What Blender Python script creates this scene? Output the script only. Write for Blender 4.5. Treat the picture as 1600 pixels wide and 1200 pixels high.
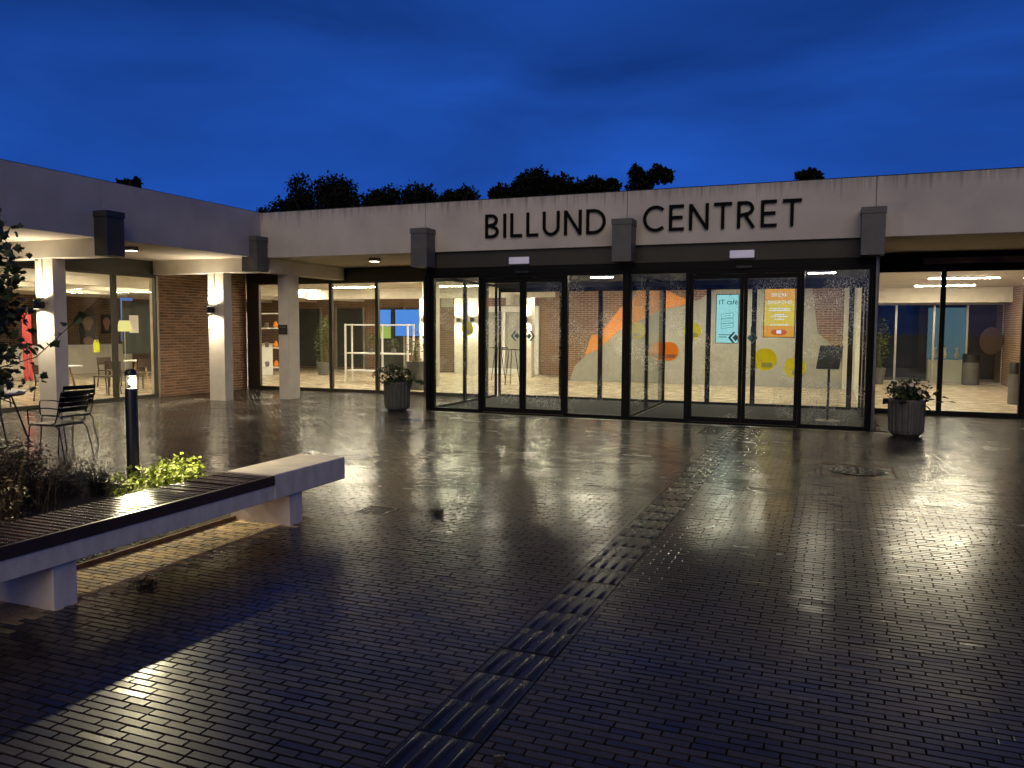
import bpy, math, random
import numpy as np
from mathutils import Matrix, Vector
random.seed(7); rng = np.random.default_rng(7)
R = math.radians
sc = bpy.context.scene
for o in list(bpy.data.objects): bpy.data.objects.remove(o)

# ------------------------------------------------------------------ camera
CAM_H = 1.65; F = 1250.0
def nrm(v): v = np.array(v, float); return v/np.linalg.norm(v)
_Y = nrm((500, -84, F)); _X = -nrm((-3200, -103, F)); _X = nrm(_X - _Y*np.dot(_X, _Y)); _Z = np.cross(_X, _Y)
if _Z[1] > 0: _Z = -_Z
right = Vector((_X[0], _Y[0], _Z[0])); down = Vector((_X[1], _Y[1], _Z[1])); fwd = Vector((_X[2], _Y[2], _Z[2]))
cd = bpy.data.cameras.new('camera'); cam = bpy.data.objects.new('camera', cd); sc.collection.objects.link(cam)
m = Matrix.Identity(4)
for i in range(3): m[i][0] = right[i]; m[i][1] = -down[i]; m[i][2] = -fwd[i]
m[2][3] = CAM_H
cam.matrix_world = m
cd.sensor_width = 36; cd.lens = F/1600*36; cd.clip_start = 0.05; cd.clip_end = 2000
sc.camera = cam

# ------------------------------------------------------------------ sky, warm fill, exposure
w = bpy.data.worlds.new('World'); sc.world = w; w.use_nodes = True
nt = w.node_tree; nt.nodes.clear()
def N(t, typ, **k):
    n = t.nodes.new(typ)
    for a, b in k.items():
        if a.startswith('i_'): n.inputs[a[2:].replace('_', ' ')].default_value = b
        else: setattr(n, a, b)
    return n
out = N(nt, 'ShaderNodeOutputWorld'); bg = N(nt, 'ShaderNodeBackground')
sky = N(nt, 'ShaderNodeTexSky', sky_type='NISHITA', sun_disc=False, sun_elevation=R(-3.0), sun_rotation=R(160), air_density=1.0, dust_density=0.3, ozone_density=6.0)
tc = N(nt, 'ShaderNodeTexCoord'); mp = N(nt, 'ShaderNodeMapping'); mp.inputs['Scale'].default_value = (1.0, 1.0, 4.0)
ns = N(nt, 'ShaderNodeTexNoise'); ns.inputs['Scale'].default_value = 1.7; ns.inputs['Detail'].default_value = 5; ns.inputs['Roughness'].default_value = 0.5; ns.inputs['Distortion'].default_value = 0.4
cr = N(nt, 'ShaderNodeValToRGB'); cr.color_ramp.elements[0].position = 0.30; cr.color_ramp.elements[0].color = (0.0050, 0.029, 0.165, 1)
cr.color_ramp.elements[1].position = 0.70; cr.color_ramp.elements[1].color = (0.0125, 0.078, 0.42, 1)
mx = N(nt, 'ShaderNodeMix', data_type='RGBA', blend_type='ADD'); mx.inputs['Factor'].default_value = 0.02
nt.links.new(tc.outputs['Generated'], mp.inputs['Vector']); nt.links.new(mp.outputs[0], ns.inputs['Vector']); nt.links.new(ns.outputs['Fac'], cr.inputs['Fac'])
nt.links.new(cr.outputs[0], mx.inputs[6]); nt.links.new(sky.outputs[0], mx.inputs[7]); 
sz = N(nt, 'ShaderNodeSeparateXYZ'); nt.links.new(tc.outputs['Generated'], sz.inputs[0])
gr = N(nt, 'ShaderNodeMapRange', interpolation_type='SMOOTHSTEP'); gr.inputs['From Min'].default_value = 0.22; gr.inputs['From Max'].default_value = 0.62; gr.inputs['To Min'].default_value = 1.16; gr.inputs['To Max'].default_value = 0.36
nt.links.new(sz.outputs[2], gr.inputs['Value'])
vs_ = N(nt, 'ShaderNodeVectorMath', operation='SCALE'); nt.links.new(mx.outputs[2], vs_.inputs[0]); nt.links.new(gr.outputs[0], vs_.inputs['Scale']); nt.links.new(vs_.outputs[0], bg.inputs['Color'])
bg.inputs['Strength'].default_value = 1.0
nt.links.new(bg.outputs[0], out.inputs[0])
sd = bpy.data.lights.new('fill_sun', 'SUN'); sd.energy = 0.85; sd.angle = R(50); sd.color = (1.0, 0.81, 0.50)  # broad warm sun lamp standing in for an unseen lamp behind the camera
so = bpy.data.objects.new('fill_sun', sd); sc.collection.objects.link(so)
so.rotation_euler = Vector((-0.26, 0.96, -0.60)).to_track_quat('-Z', 'Y').to_euler()
so.location = (5, -10, 12)
sc.view_settings.view_transform = 'Standard'; sc.view_settings.look = 'None'; sc.view_settings.exposure = 0; sc.view_settings.gamma = 1
sc.view_settings.use_curve_mapping = False
sc.render.engine = 'CYCLES'
cy = sc.cycles
cy.max_bounces = 7; cy.diffuse_bounces = 3; cy.glossy_bounces = 4; cy.transmission_bounces = 6; cy.transparent_max_bounces = 24
cy.caustics_reflective = False; cy.caustics_refractive = False; cy.sample_clamp_indirect = 4.0; cy.sample_clamp_direct = 0
cy.use_denoising = True; cy.use_light_tree = True; cy.blur_glossy = 0.5

# ------------------------------------------------------------------ materials
def base(name):
    mt = bpy.data.materials.new(name); mt.use_nodes = True; t = mt.node_tree
    return mt, t, t.nodes['Principled BSDF'], t.nodes['Material Output']
def pm(name, col, rough=0.6, metal=0.0, spec=0.5, var=0.15, scale=6.0, bump=0.0, bscale=60.0, island=0.0, rvar=0.0, stretch=(1,1,1), emit=None, es=0.0):
    """Principled with noise colour variation, fine bump and random value per piece."""
    mt, t, b, o = base(name)
    L = t.links.new
    b.inputs['Roughness'].default_value = rough; b.inputs['Metallic'].default_value = metal; b.inputs['Specular IOR Level'].default_value = spec
    tcn = N(t, 'ShaderNodeTexCoord'); mpn = N(t, 'ShaderNodeMapping'); mpn.inputs['Scale'].default_value = stretch
    L(tcn.outputs['Object'], mpn.inputs['Vector'])
    nz = N(t, 'ShaderNodeTexNoise'); nz.inputs['Scale'].default_value = scale; nz.inputs['Detail'].default_value = 6; L(mpn.outputs[0], nz.inputs['Vector'])
    mr = N(t, 'ShaderNodeMapRange'); mr.inputs['From Min'].default_value = 0.3; mr.inputs['From Max'].default_value = 0.7
    mr.inputs['To Min'].default_value = 1-var; mr.inputs['To Max'].default_value = 1+var; L(nz.outputs['Fac'], mr.inputs['Value'])
    val = mr.outputs[0]
    if island:
        g = N(t, 'ShaderNodeNewGeometry'); oi = N(t, 'ShaderNodeObjectInfo')
        ad = N(t, 'ShaderNodeMath', operation='ADD'); L(g.outputs['Random Per Island'], ad.inputs[0]); L(oi.outputs['Random'], ad.inputs[1])
        fr = N(t, 'ShaderNodeMath', operation='FRACT'); L(ad.outputs[0], fr.inputs[0])
        m2 = N(t, 'ShaderNodeMapRange'); m2.inputs['To Min'].default_value = 1-island; m2.inputs['To Max'].default_value = 1+island; L(fr.outputs[0], m2.inputs['Value'])
        ml = N(t, 'ShaderNodeMath', operation='MULTIPLY'); L(val, ml.inputs[0]); L(m2.outputs[0], ml.inputs[1]); val = ml.outputs[0]
    vm = N(t, 'ShaderNodeVectorMath', operation='SCALE'); vm.inputs[0].default_value = col[:3]; L(val, vm.inputs['Scale'])
    L(vm.outputs[0], b.inputs['Base Color'])
    if rvar:
        m3 = N(t, 'ShaderNodeMapRange'); m3.inputs['From Min'].default_value = 0.3; m3.inputs['From Max'].default_value = 0.7
        m3.inputs['To Min'].default_value = max(0.02, rough-rvar); m3.inputs['To Max'].default_value = rough+rvar
        L(nz.outputs['Fac'], m3.inputs['Value']); L(m3.outputs[0], b.inputs['Roughness'])
    if bump:
        n2 = N(t, 'ShaderNodeTexNoise'); n2.inputs['Scale'].default_value = bscale; n2.inputs['Detail'].default_value = 4; L(mpn.outputs[0], n2.inputs['Vector'])
        bp = N(t, 'ShaderNodeBump'); bp.inputs['Strength'].default_value = bump; bp.inputs['Distance'].default_value = 0.01
        L(n2.outputs['Fac'], bp.inputs['Height']); L(bp.outputs[0], b.inputs['Normal'])
    if emit:
        b.inputs['Emission Color'].default_value = (*emit, 1); b.inputs['Emission Strength'].default_value = es
    return mt
def emi(name, col, s):
    mt, t, b, o = base(name); t.nodes.remove(b); e = N(t, 'ShaderNodeEmission'); e.inputs[0].default_value = (*col, 1); e.inputs[1].default_value = s
    t.links.new(e.outputs[0], o.inputs[0]); return mt
def glass(name, wet=0.0, tint=(0.93, 0.95, 0.94), scale=1.0):
    mt, t, b, o = base(name); t.nodes.remove(b); L = t.links.new
    tr = N(t, 'ShaderNodeBsdfTransparent'); tr.inputs[0].default_value = (*tint, 1)
    gl = N(t, 'ShaderNodeBsdfGlossy'); gl.inputs['Roughness'].default_value = 0.0
    lw = N(t, 'ShaderNodeLayerWeight'); lw.inputs['Blend'].default_value = 0.5
    pw = N(t, 'ShaderNodeMath', operation='POWER'); pw.inputs[1].default_value = 5; L(lw.outputs['Facing'], pw.inputs[0])
    ma = N(t, 'ShaderNodeMath', operation='MULTIPLY_ADD'); ma.inputs[1].default_value = 0.95; ma.inputs[2].default_value = 0.03; L(pw.outputs[0], ma.inputs[0])
    mix = N(t, 'ShaderNodeMixShader'); L(ma.outputs[0], mix.inputs[0]); L(tr.outputs[0], mix.inputs[1]); L(gl.outputs[0], mix.inputs[2])
    res = mix.outputs[0]
    if wet:
        tcn = N(t, 'ShaderNodeTexCoord')
        def drops(sc_, thr, st):
            mpn = N(t, 'ShaderNodeMapping'); mpn.inputs['Scale'].default_value = st; L(tcn.outputs['Object'], mpn.inputs['Vector'])
            vo = N(t, 'ShaderNodeTexVoronoi'); vo.inputs['Scale'].default_value = sc_; L(mpn.outputs[0], vo.inputs['Vector'])
            rr = N(t, 'ShaderNodeMath', operation='MULTIPLY'); rr.inputs[1].default_value = thr
            sp = N(t, 'ShaderNodeSeparateColor'); L(vo.outputs['Color'], sp.inputs[0]); L(sp.outputs[0], rr.inputs[0])
            lt = N(t, 'ShaderNodeMath', operation='LESS_THAN'); L(vo.outputs['Distance'], lt.inputs[0]); L(rr.outputs[0], lt.inputs[1]); return lt.outputs[0]
        d1 = drops(75, 0.42, (1, 1, 1)); d2 = drops(34, 0.30, (1, 1, 0.55))
        mxm = N(t, 'ShaderNodeMath', operation='MAXIMUM'); L(d1, mxm.inputs[0]); L(d2, mxm.inputs[1])
        ln = N(t, 'ShaderNodeTexNoise'); ln.inputs['Scale'].default_value = 1.6; ln.inputs['Detail'].default_value = 3; L(tcn.outputs['Object'], ln.inputs['Vector'])
        lr = N(t, 'ShaderNodeMapRange'); lr.inputs['From Min'].default_value = 0.42; lr.inputs['From Max'].default_value = 0.62; L(ln.outputs['Fac'], lr.inputs['Value'])
        mu = N(t, 'ShaderNodeMath', operation='MULTIPLY'); L(mxm.outputs[0], mu.inputs[0]); L(lr.outputs[0], mu.inputs[1])
        # fine run-down film low on the pane
        ms = N(t, 'ShaderNodeMapping'); ms.inputs['Scale'].default_value = (60, 60, 1.5); L(tcn.outputs['Object'], ms.inputs['Vector'])
        sn = N(t, 'ShaderNodeTexNoise'); sn.inputs['Scale'].default_value = 1.0; L(ms.outputs[0], sn.inputs['Vector'])
        sr = N(t, 'ShaderNodeMapRange'); sr.inputs['From Min'].default_value = 0.5; sr.inputs['From Max'].default_value = 0.75; sr.inputs['To Max'].default_value = 0.07; L(sn.outputs['Fac'], sr.inputs['Value'])
        m4 = N(t, 'ShaderNodeMath', operation='MULTIPLY'); m4.inputs[1].default_value = wet; L(mu.outputs[0], m4.inputs[0])
        m5 = N(t, 'ShaderNodeMath', operation='MAXIMUM'); L(m4.outputs[0], m5.inputs[0]); L(sr.outputs[0], m5.inputs[1])
        tl = N(t, 'ShaderNodeBsdfTranslucent'); tl.inputs[0].default_value = (0.85, 0.87, 0.9, 1)
        g2 = N(t, 'ShaderNodeBsdfGlossy'); g2.inputs['Roughness'].default_value = 0.15
        mA = N(t, 'ShaderNodeMixShader'); mA.inputs[0].default_value = 0.12; L(tl.outputs[0], mA.inputs[1]); L(g2.outputs[0], mA.inputs[2])
        mB = N(t, 'ShaderNodeMixShader'); L(m5.outputs[0], mB.inputs[0]); L(res, mB.inputs[1]); L(mA.outputs[0], mB.inputs[2]); res = mB.outputs[0]
    L(res, o.inputs[0]); return mt
def film(name, col):
    mt, t, b, o = base(name); t.nodes.remove(b); d = N(t, 'ShaderNodeBsdfDiffuse'); d.inputs[0].default_value = (*col, 1); l = N(t, 'ShaderNodeBsdfTranslucent'); l.inputs[0].default_value = (*col, 1)
    nz = N(t, 'ShaderNodeTexNoise'); nz.inputs['Scale'].default_value = 8; mr = N(t, 'ShaderNodeMapRange'); mr.inputs['To Min'].default_value = .6; mr.inputs['To Max'].default_value = .85; t.links.new(nz.outputs['Fac'], mr.inputs['Value'])
    mx_ = N(t, 'ShaderNodeMixShader'); t.links.new(mr.outputs[0], mx_.inputs[0]); t.links.new(d.outputs[0], mx_.inputs[1]); t.links.new(l.outputs[0], mx_.inputs[2]); t.links.new(mx_.outputs[0], o.inputs[0]); return mt
def brick_tex(name, c1, c2, mortar, sx=0.24, sy=0.0667, rot=(R(90), 0, 0)):
    mt, t, b, o = base(name); L = t.links.new
    tcn = N(t, 'ShaderNodeTexCoord'); sx_ = N(t, 'ShaderNodeSeparateXYZ'); mpn = N(t, 'ShaderNodeCombineXYZ'); L(tcn.outputs['Object'], sx_.inputs[0]); L(sx_.outputs[1 if rot[2] else 0], mpn.inputs[0]); L(sx_.outputs[2], mpn.inputs[1])
    bt = N(t, 'ShaderNodeTexBrick'); bt.inputs['Color1'].default_value = (*c1, 1); bt.inputs['Color2'].default_value = (*c2, 1); bt.inputs['Mortar'].default_value = (*mortar, 1)
    bt.inputs['Scale'].default_value = 1.0; bt.inputs['Brick Width'].default_value = sx; bt.inputs['Row Height'].default_value = sy; bt.inputs['Mortar Size'].default_value = 0.007
    L(mpn.outputs[0], bt.inputs['Vector']); L(bt.outputs['Color'], b.inputs['Base Color']); b.inputs['Roughness'].default_value = 0.85
    bp = N(t, 'ShaderNodeBump'); bp.inputs['Strength'].default_value = 0.5; bp.inputs['Distance'].default_value = 0.01; bp.invert = True
    L(bt.outputs['Fac'], bp.inputs['Height']); L(bp.outputs[0], b.inputs['Normal']); return mt
def concrete_streak(name, col, streak=0.40):
    """weathered concrete: cloudy tone plus dark run-off streaks starting at the coping"""
    mt, t, b, o = base(name); L = t.links.new; b.inputs['Roughness'].default_value = 0.8
    tcn = N(t, 'ShaderNodeTexCoord')
    nz = N(t, 'ShaderNodeTexNoise'); nz.inputs['Scale'].default_value = 1.3; nz.inputs['Detail'].default_value = 8; L(tcn.outputs['Object'], nz.inputs['Vector'])
    mr = N(t, 'ShaderNodeMapRange'); mr.inputs['From Min'].default_value = 0.3; mr.inputs['From Max'].default_value = 0.7; mr.inputs['To Min'].default_value = 0.84; mr.inputs['To Max'].default_value = 1.1; L(nz.outputs['Fac'], mr.inputs['Value'])
    ms = N(t, 'ShaderNodeMapping'); ms.inputs['Scale'].default_value = (8.5, 8.5, 0.25); L(tcn.outputs['Object'], ms.inputs['Vector'])
    sn = N(t, 'ShaderNodeTexNoise'); sn.inputs['Scale'].default_value = 1.0; sn.inputs['Detail'].default_value = 5; sn.inputs['Roughness'].default_value = 0.65; L(ms.outputs[0], sn.inputs['Vector'])
    sx = N(t, 'ShaderNodeSeparateXYZ'); L(tcn.outputs['Object'], sx.inputs[0])
    zr = N(t, 'ShaderNodeMapRange'); zr.inputs['From Min'].default_value = 3.6; zr.inputs['From Max'].default_value = 4.13; zr.inputs['To Min'].default_value = 0.74; zr.inputs['To Max'].default_value = streak; L(sx.outputs[2], zr.inputs['Value'])
    gt = N(t, 'ShaderNodeMath', operation='SUBTRACT'); L(sn.outputs['Fac'], gt.inputs[0]); L(zr.outputs[0], gt.inputs[1])
    st = N(t, 'ShaderNodeMapRange'); st.inputs['From Min'].default_value = 0.0; st.inputs['From Max'].default_value = 0.22; st.inputs['To Min'].default_value = 1.0; st.inputs['To Max'].default_value = 0.45; L(gt.outputs[0], st.inputs['Value'])
    ml = N(t, 'ShaderNodeMath', operation='MULTIPLY'); L(mr.outputs[0], ml.inputs[0]); L(st.outputs[0], ml.inputs[1])
    vm = N(t, 'ShaderNodeVectorMath', operation='SCALE'); vm.inputs[0].default_value = col; L(ml.outputs[0], vm.inputs['Scale']); L(vm.outputs[0], b.inputs['Base Color'])
    n2 = N(t, 'ShaderNodeTexNoise'); n2.inputs['Scale'].default_value = 45; n2.inputs['Detail'].default_value = 5; L(tcn.outputs['Object'], n2.inputs['Vector'])
    bp = N(t, 'ShaderNodeBump'); bp.inputs['Strength'].default_value = 0.25; bp.inputs['Distance'].default_value = 0.008; L(n2.outputs['Fac'], bp.inputs['Height']); L(bp.outputs[0], b.inputs['Normal'])
    return mt
def wet_paver(name, col, dry=False):
    mt, t, b, o = base(name); L = t.links.new
    g = N(t, 'ShaderNodeNewGeometry'); oi = N(t, 'ShaderNodeObjectInfo')
    ad = N(t, 'ShaderNodeMath', operation='ADD'); L(g.outputs['Random Per Island'], ad.inputs[0]); L(oi.outputs['Random'], ad.inputs[1])
    fr = N(t, 'ShaderNodeMath', operation='FRACT'); L(ad.outputs[0], fr.inputs[0])
    cr_ = N(t, 'ShaderNodeValToRGB'); e = cr_.color_ramp.elements
    e[0].position = 0; e[0].color = (col[0]*.55, col[1]*.55, col[2]*.65, 1); e[1].position = 1; e[1].color = (col[0]*1.5, col[1]*1.4, col[2]*1.3, 1)
    L(fr.outputs[0], cr_.inputs[0])
    pos = g.outputs['Position']
    n0 = N(t, 'ShaderNodeTexNoise'); n0.inputs['Scale'].default_value = 90; n0.inputs['Detail'].default_value = 5; L(pos, n0.inputs['Vector'])
    m0 = N(t, 'ShaderNodeMapRange'); m0.inputs['From Min'].default_value = .3; m0.inputs['From Max'].default_value = .7; m0.inputs['To Min'].default_value = .65; m0.inputs['To Max'].default_value = 1.35; L(n0.outputs['Fac'], m0.inputs['Value'])
    vm = N(t, 'ShaderNodeVectorMath', operation='SCALE'); L(cr_.outputs[0], vm.inputs[0]); L(m0.outputs[0], vm.inputs['Scale'])
    ns_ = N(t, 'ShaderNodeTexNoise'); ns_.inputs['Scale'].default_value = 0.9; ns_.inputs['Detail'].default_value = 6; ns_.inputs['Roughness'].default_value = .6; L(pos, ns_.inputs['Vector'])
    ms_ = N(t, 'ShaderNodeMapRange'); ms_.inputs['From Min'].default_value = .35; ms_.inputs['From Max'].default_value = .7; ms_.inputs['To Min'].default_value = .6; ms_.inputs['To Max'].default_value = 1.7; L(ns_.outputs['Fac'], ms_.inputs['Value'])
    v2 = N(t, 'ShaderNodeVectorMath', operation='SCALE'); L(vm.outputs[0], v2.inputs[0]); L(ms_.outputs[0], v2.inputs['Scale']); L(v2.outputs[0], b.inputs['Base Color'])
    # patchy wetness: film of water on some stretches, open-pored damp clay on others
    n1 = N(t, 'ShaderNodeTexNoise'); n1.inputs['Scale'].default_value = 1.1; n1.inputs['Detail'].default_value = 4; L(pos, n1.inputs['Vector'])
    r1 = N(t, 'ShaderNodeMapRange'); r1.inputs['From Min'].default_value = .35; r1.inputs['From Max'].default_value = .68; r1.inputs['To Min'].default_value = .14; r1.inputs['To Max'].default_value = .34; L(n1.outputs['Fac'], r1.inputs['Value'])
    r2 = N(t, 'ShaderNodeMath', operation='MULTIPLY_ADD'); r2.inputs[1].default_value = 0.10; L(fr.outputs[0], r2.inputs[0]); L(r1.outputs[0], r2.inputs[2])
    rb = N(t, 'ShaderNodeMath', operation='ADD'); rb.inputs[1].default_value = 0.16; L(r2.outputs[0], rb.inputs[0]); L(rb.outputs[0], b.inputs['Roughness']); b.inputs['Specular IOR Level'].default_value = 0.12
    b.inputs['Coat Weight'].default_value = 1.0; b.inputs['Coat IOR'].default_value = 1.28
    cm = N(t, 'ShaderNodeMath', operation='MULTIPLY'); cm.inputs[1].default_value = 0.68; L(r2.outputs[0], cm.inputs[0]); L(cm.outputs[0], b.inputs['Coat Roughness'])
    n2 = N(t, 'ShaderNodeTexNoise'); n2.inputs['Scale'].default_value = 190; n2.inputs['Detail'].default_value = 3; L(pos, n2.inputs['Vector'])
    n3 = N(t, 'ShaderNodeTexNoise'); n3.inputs['Scale'].default_value = 28; n3.inputs['Detail'].default_value = 3; L(pos, n3.inputs['Vector'])
    ma = N(t, 'ShaderNodeMath', operation='MULTIPLY_ADD'); ma.inputs[1].default_value = 0.5; L(n3.outputs['Fac'], ma.inputs[0]); L(n2.outputs['Fac'], ma.inputs[2])
    bp = N(t, 'ShaderNodeBump'); bp.inputs['Strength'].default_value = 0.11; bp.inputs['Distance'].default_value = 0.002; L(ma.outputs[0], bp.inputs['Height']); L(bp.outputs[0], b.inputs['Normal']); L(bp.outputs[0], b.inputs['Coat Normal'])
    if dry: b.inputs['Coat Weight'].default_value = 0; b.inputs['Specular IOR Level'].default_value = 0.2; rb.inputs[1].default_value = 0.5
    return mt

M = {}
M['paver'] = wet_paver('wet_clay_paver', (0.030, 0.023, 0.018))
M['dryglow'] = wet_paver('dry_glow_paver', (0.33, 0.26, 0.16), True)  # dry bricks under the bench, colour also raised to paint in the bollard's glow
M['joint'] = pm('joint_sand', (0.006, 0.0055, 0.005), 0.95, spec=0.1, bump=0.4, bscale=200)
M['tactile'] = pm('wet_dark_tile', (0.024, 0.021, 0.018), 0.27, spec=0.28, var=0.3, scale=3, rvar=0.05, island=0.3)
M['asphalt'] = pm('far_ground', (0.04, 0.04, 0.04), 0.9)
M['soil'] = pm('bed_soil', (0.035, 0.026, 0.018), 0.95, var=0.5, scale=30, bump=1.0, bscale=45)
M['fascia'] = concrete_streak('weathered_fascia', (0.55, 0.51, 0.47))
M['fascia2'] = concrete_streak('clean_fascia', (0.52, 0.49, 0.46), 0.62)
M['concrete'] = pm('white_painted_concrete', (0.76, 0.70, 0.59), 0.7, var=0.06, scale=5, bump=0.12, bscale=50)
M['bench'] = pm('pale_cast_concrete', (0.78, 0.69, 0.57), 0.5, var=0.14, scale=4, bump=0.12, bscale=70, stretch=(1, 3, 1), rvar=0.15)
M['soffit'] = pm('soffit_board', (0.52, 0.46, 0.38), 0.75, var=0.12, scale=3, stretch=(1, 9, 1))
M['coping'] = pm('roof_felt', (0.02, 0.02, 0.022), 0.9)
M['endcap'] = pm('grey_metal_cladding', (0.10, 0.10, 0.10), 0.55, var=0.12)
M['endcap_shaded'] = pm('shaded_metal_cladding', (0.030, 0.030, 0.032), 0.5, var=0.15)  # same cladding, with the left wing's shade put into the colour
M['frame'] = pm('black_aluminium', (0.006, 0.006, 0.0055), 0.5, spec=0.12, var=0.1)
M['bronze'] = pm('bronze_aluminium', (0.060, 0.052, 0.038), 0.45, var=0.1)
M['band'] = pm('dark_olive_panel', (0.034, 0.031, 0.022), 0.55, var=0.12, scale=2)
M['glass'] = glass('clear_glass')
M['wet'] = glass('rain_spotted_glass', wet=0.8)
M['damp'] = glass('lightly_spotted_glass', wet=0.55)
M['brick'] = pm('red_brown_brick', (0.29, 0.150, 0.080), 0.85, var=0.2, scale=25, bump=0.4, bscale=80, island=0.35)
M['mortar'] = pm('pale_mortar', (0.52, 0.45, 0.35), 0.95, bump=0.4, bscale=120)
M['brickX'] = brick_tex('far_brick', (0.23, 0.125, 0.075), (0.15, 0.080, 0.05), (0.40, 0.34, 0.27))
M['brickY'] = brick_tex('far_brick_side', (0.23, 0.125, 0.075), (0.15, 0.080, 0.05), (0.40, 0.34, 0.27), rot=(R(90), 0, R(90)))
M['plaster'] = pm('white_plaster', (0.70, 0.66, 0.58), 0.8, var=0.06, scale=2)
M['ceiling'] = pm('ceiling_plaster', (0.55, 0.51, 0.44), 0.85, var=0.08, scale=2)
M['floor'] = pm('pale_timber_floor', (0.52, 0.43, 0.31), 0.26, var=0.07, scale=2.2, stretch=(1, 6, 1), rvar=0.06)
M['mat'] = pm('entrance_mat', (0.035, 0.034, 0.033), 0.95, var=0.3, scale=60, bump=0.6, bscale=150)
M['grey'] = pm('mural_grey', (0.36, 0.35, 0.32), 0.7, var=0.05)
M['orange'] = pm('mural_orange', (0.80, 0.30, 0.06), 0.7, var=0.05)
M['yellow'] = film('yellow_film', (1.0, 0.93, 0.06))
M['ofilm'] = film('orange_film', (0.97, 0.50, 0.14))
M['pfilm'] = film('white_film', (0.8, 0.8, 0.75))
M['white'] = pm('white_paint', (0.80, 0.79, 0.76), 0.45, var=0.04)
M['paper'] = pm('white_paper', (0.75, 0.73, 0.68), 0.8, var=0.04)
M['black'] = pm('black_steel', (0.012, 0.012, 0.012), 0.35, var=0.15)
M['letter'] = pm('black_letter', (0.004, 0.004, 0.004), 0.7, spec=0.1, var=0.1)
M['iron'] = pm('wet_cast_iron', (0.030, 0.027, 0.026), 0.25, metal=0.6, var=0.4, scale=40, bump=0.4, bscale=70)
M['corten'] = pm('rusty_edging', (0.16, 0.085, 0.04), 0.7, var=0.35, scale=20)
M['slat'] = pm('wet_dark_hardwood', (0.045, 0.030, 0.022), 0.15, spec=0.28, var=0.35, scale=5, stretch=(2, 14, 4), bump=0.12, bscale=60, island=0.3, rvar=0.07)
M['planter'] = pm('dark_fibre_planter', (0.085, 0.082, 0.070), 0.55, var=0.15, scale=12, bump=0.15)
M['leafdark'] = pm('dark_leaf', (0.035, 0.058, 0.018), 0.45, island=0.5)
M['leafred'] = pm('bronze_leaf', (0.075, 0.055, 0.025), 0.5, island=0.6)
M['leafyel'] = pm('yellow_green_leaf', (0.30, 0.36, 0.045), 0.5, island=0.5)
M['leafmid'] = pm('mid_green_leaf', (0.075, 0.10, 0.030), 0.5, island=0.5)
M['straw'] = pm('dry_grass_stem', (0.13, 0.088, 0.045), 0.7, island=0.5)
M['blade'] = pm('dark_grass_blade', (0.035, 0.042, 0.018), 0.5, island=0.5)
M['petal'] = pm('cream_petal', (0.75, 0.68, 0.58), 0.6, island=0.15)
M['bark'] = pm('dark_bark', (0.05, 0.038, 0.03), 0.9, bump=0.6, bscale=30)
M['treefar'] = pm('far_foliage', (0.010, 0.014, 0.007), 0.9, island=0.5, spec=0.2)
M['wood'] = pm('brown_beech', (0.16, 0.085, 0.04), 0.4, var=0.2, stretch=(1, 1, 8))
M['darkwood'] = pm('dark_stained_wood', (0.050, 0.028, 0.018), 0.4, var=0.2)
M['oak'] = pm('pale_oak', (0.46, 0.30, 0.16), 0.5, var=0.15)
M['tabletop'] = pm('wet_pale_tabletop', (0.68, 0.66, 0.62), 0.3, var=0.06)
M['red'] = pm('red_banner', (0.62, 0.06, 0.07), 0.7)
M['pink'] = pm('pink_print', (0.65, 0.32, 0.30), 0.7)
M['hivis'] = pm('yellow_vest', (0.75, 0.85, 0.03), 0.7)
M['chart'] = pm('dark_board', (0.030, 0.036, 0.032), 0.7)
M['navy'] = pm('dark_navy_wall', (0.012, 0.017, 0.035), 0.6)
M['pipe'] = pm('grey_pipe', (0.20, 0.20, 0.20), 0.5)
M['water'] = pm('standing_water', (0.010, 0.009, 0.008), 0.03, spec=0.4, var=0.2, bump=0.015, bscale=25)
M['steel'] = pm('brushed_steel', (0.5, 0.49, 0.46), 0.35, metal=0.8)
M['purple'] = pm('lamp_lens_lilac', (0.55, 0.52, 0.62), 0.4, emit=(0.62, 0.58, 0.75), es=0.22)
M['strip'] = emi('light_strip', (1.0, 0.86, 0.62), 185.0)
M['strip2'] = emi('side_room_strip', (1.0, 0.86, 0.62), 230.0)
M['strip3'] = emi('lobby_strip', (1.0, 0.88, 0.68), 170.0)
M['strip4'] = emi('cafe_strip', (1.0, 0.84, 0.58), 105.0)
M['led'] = emi('lamp_lens', (1.0, 0.84, 0.58), 9.0)
M['bulb'] = emi('bollard_bulb', (1.0, 0.93, 0.72), 60.0)
M['shade'] = emi('lit_yellow_shade', (1.0, 0.86, 0.30), 1.0)
M['cyan'] = emi('cyan_screen', (0.42, 0.86, 0.90), 1.0)
M['screenblue'] = emi('blue_screen', (0.10, 0.30, 0.85), 1.0)
M['screengreen'] = emi('green_screen', (0.45, 0.62, 0.12), 0.8)
M['screenor'] = emi('orange_screen', (0.95, 0.42, 0.05), 0.95)
M['screenyel'] = emi('yellow_screen', (0.92, 0.66, 0.08), 0.95)
M['screentxt'] = emi('screen_white_text', (0.95, 0.92, 0.95), 1.0)
M['screenred'] = emi('screen_red', (0.85, 0.16, 0.04), 0.8)
M['bluewin'] = emi('blue_lit_window', (0.16, 0.30, 0.75), 0.6)
M['ink'] = pm('dark_ink', (0.03, 0.07, 0.08), 0.7)
M['arrow'] = pm('petrol_film', (0.07, 0.16, 0.20), 0.6)
M['case'] = emi('display_case_glow', (0.16, 0.30, 0.36), 0.45)

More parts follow.
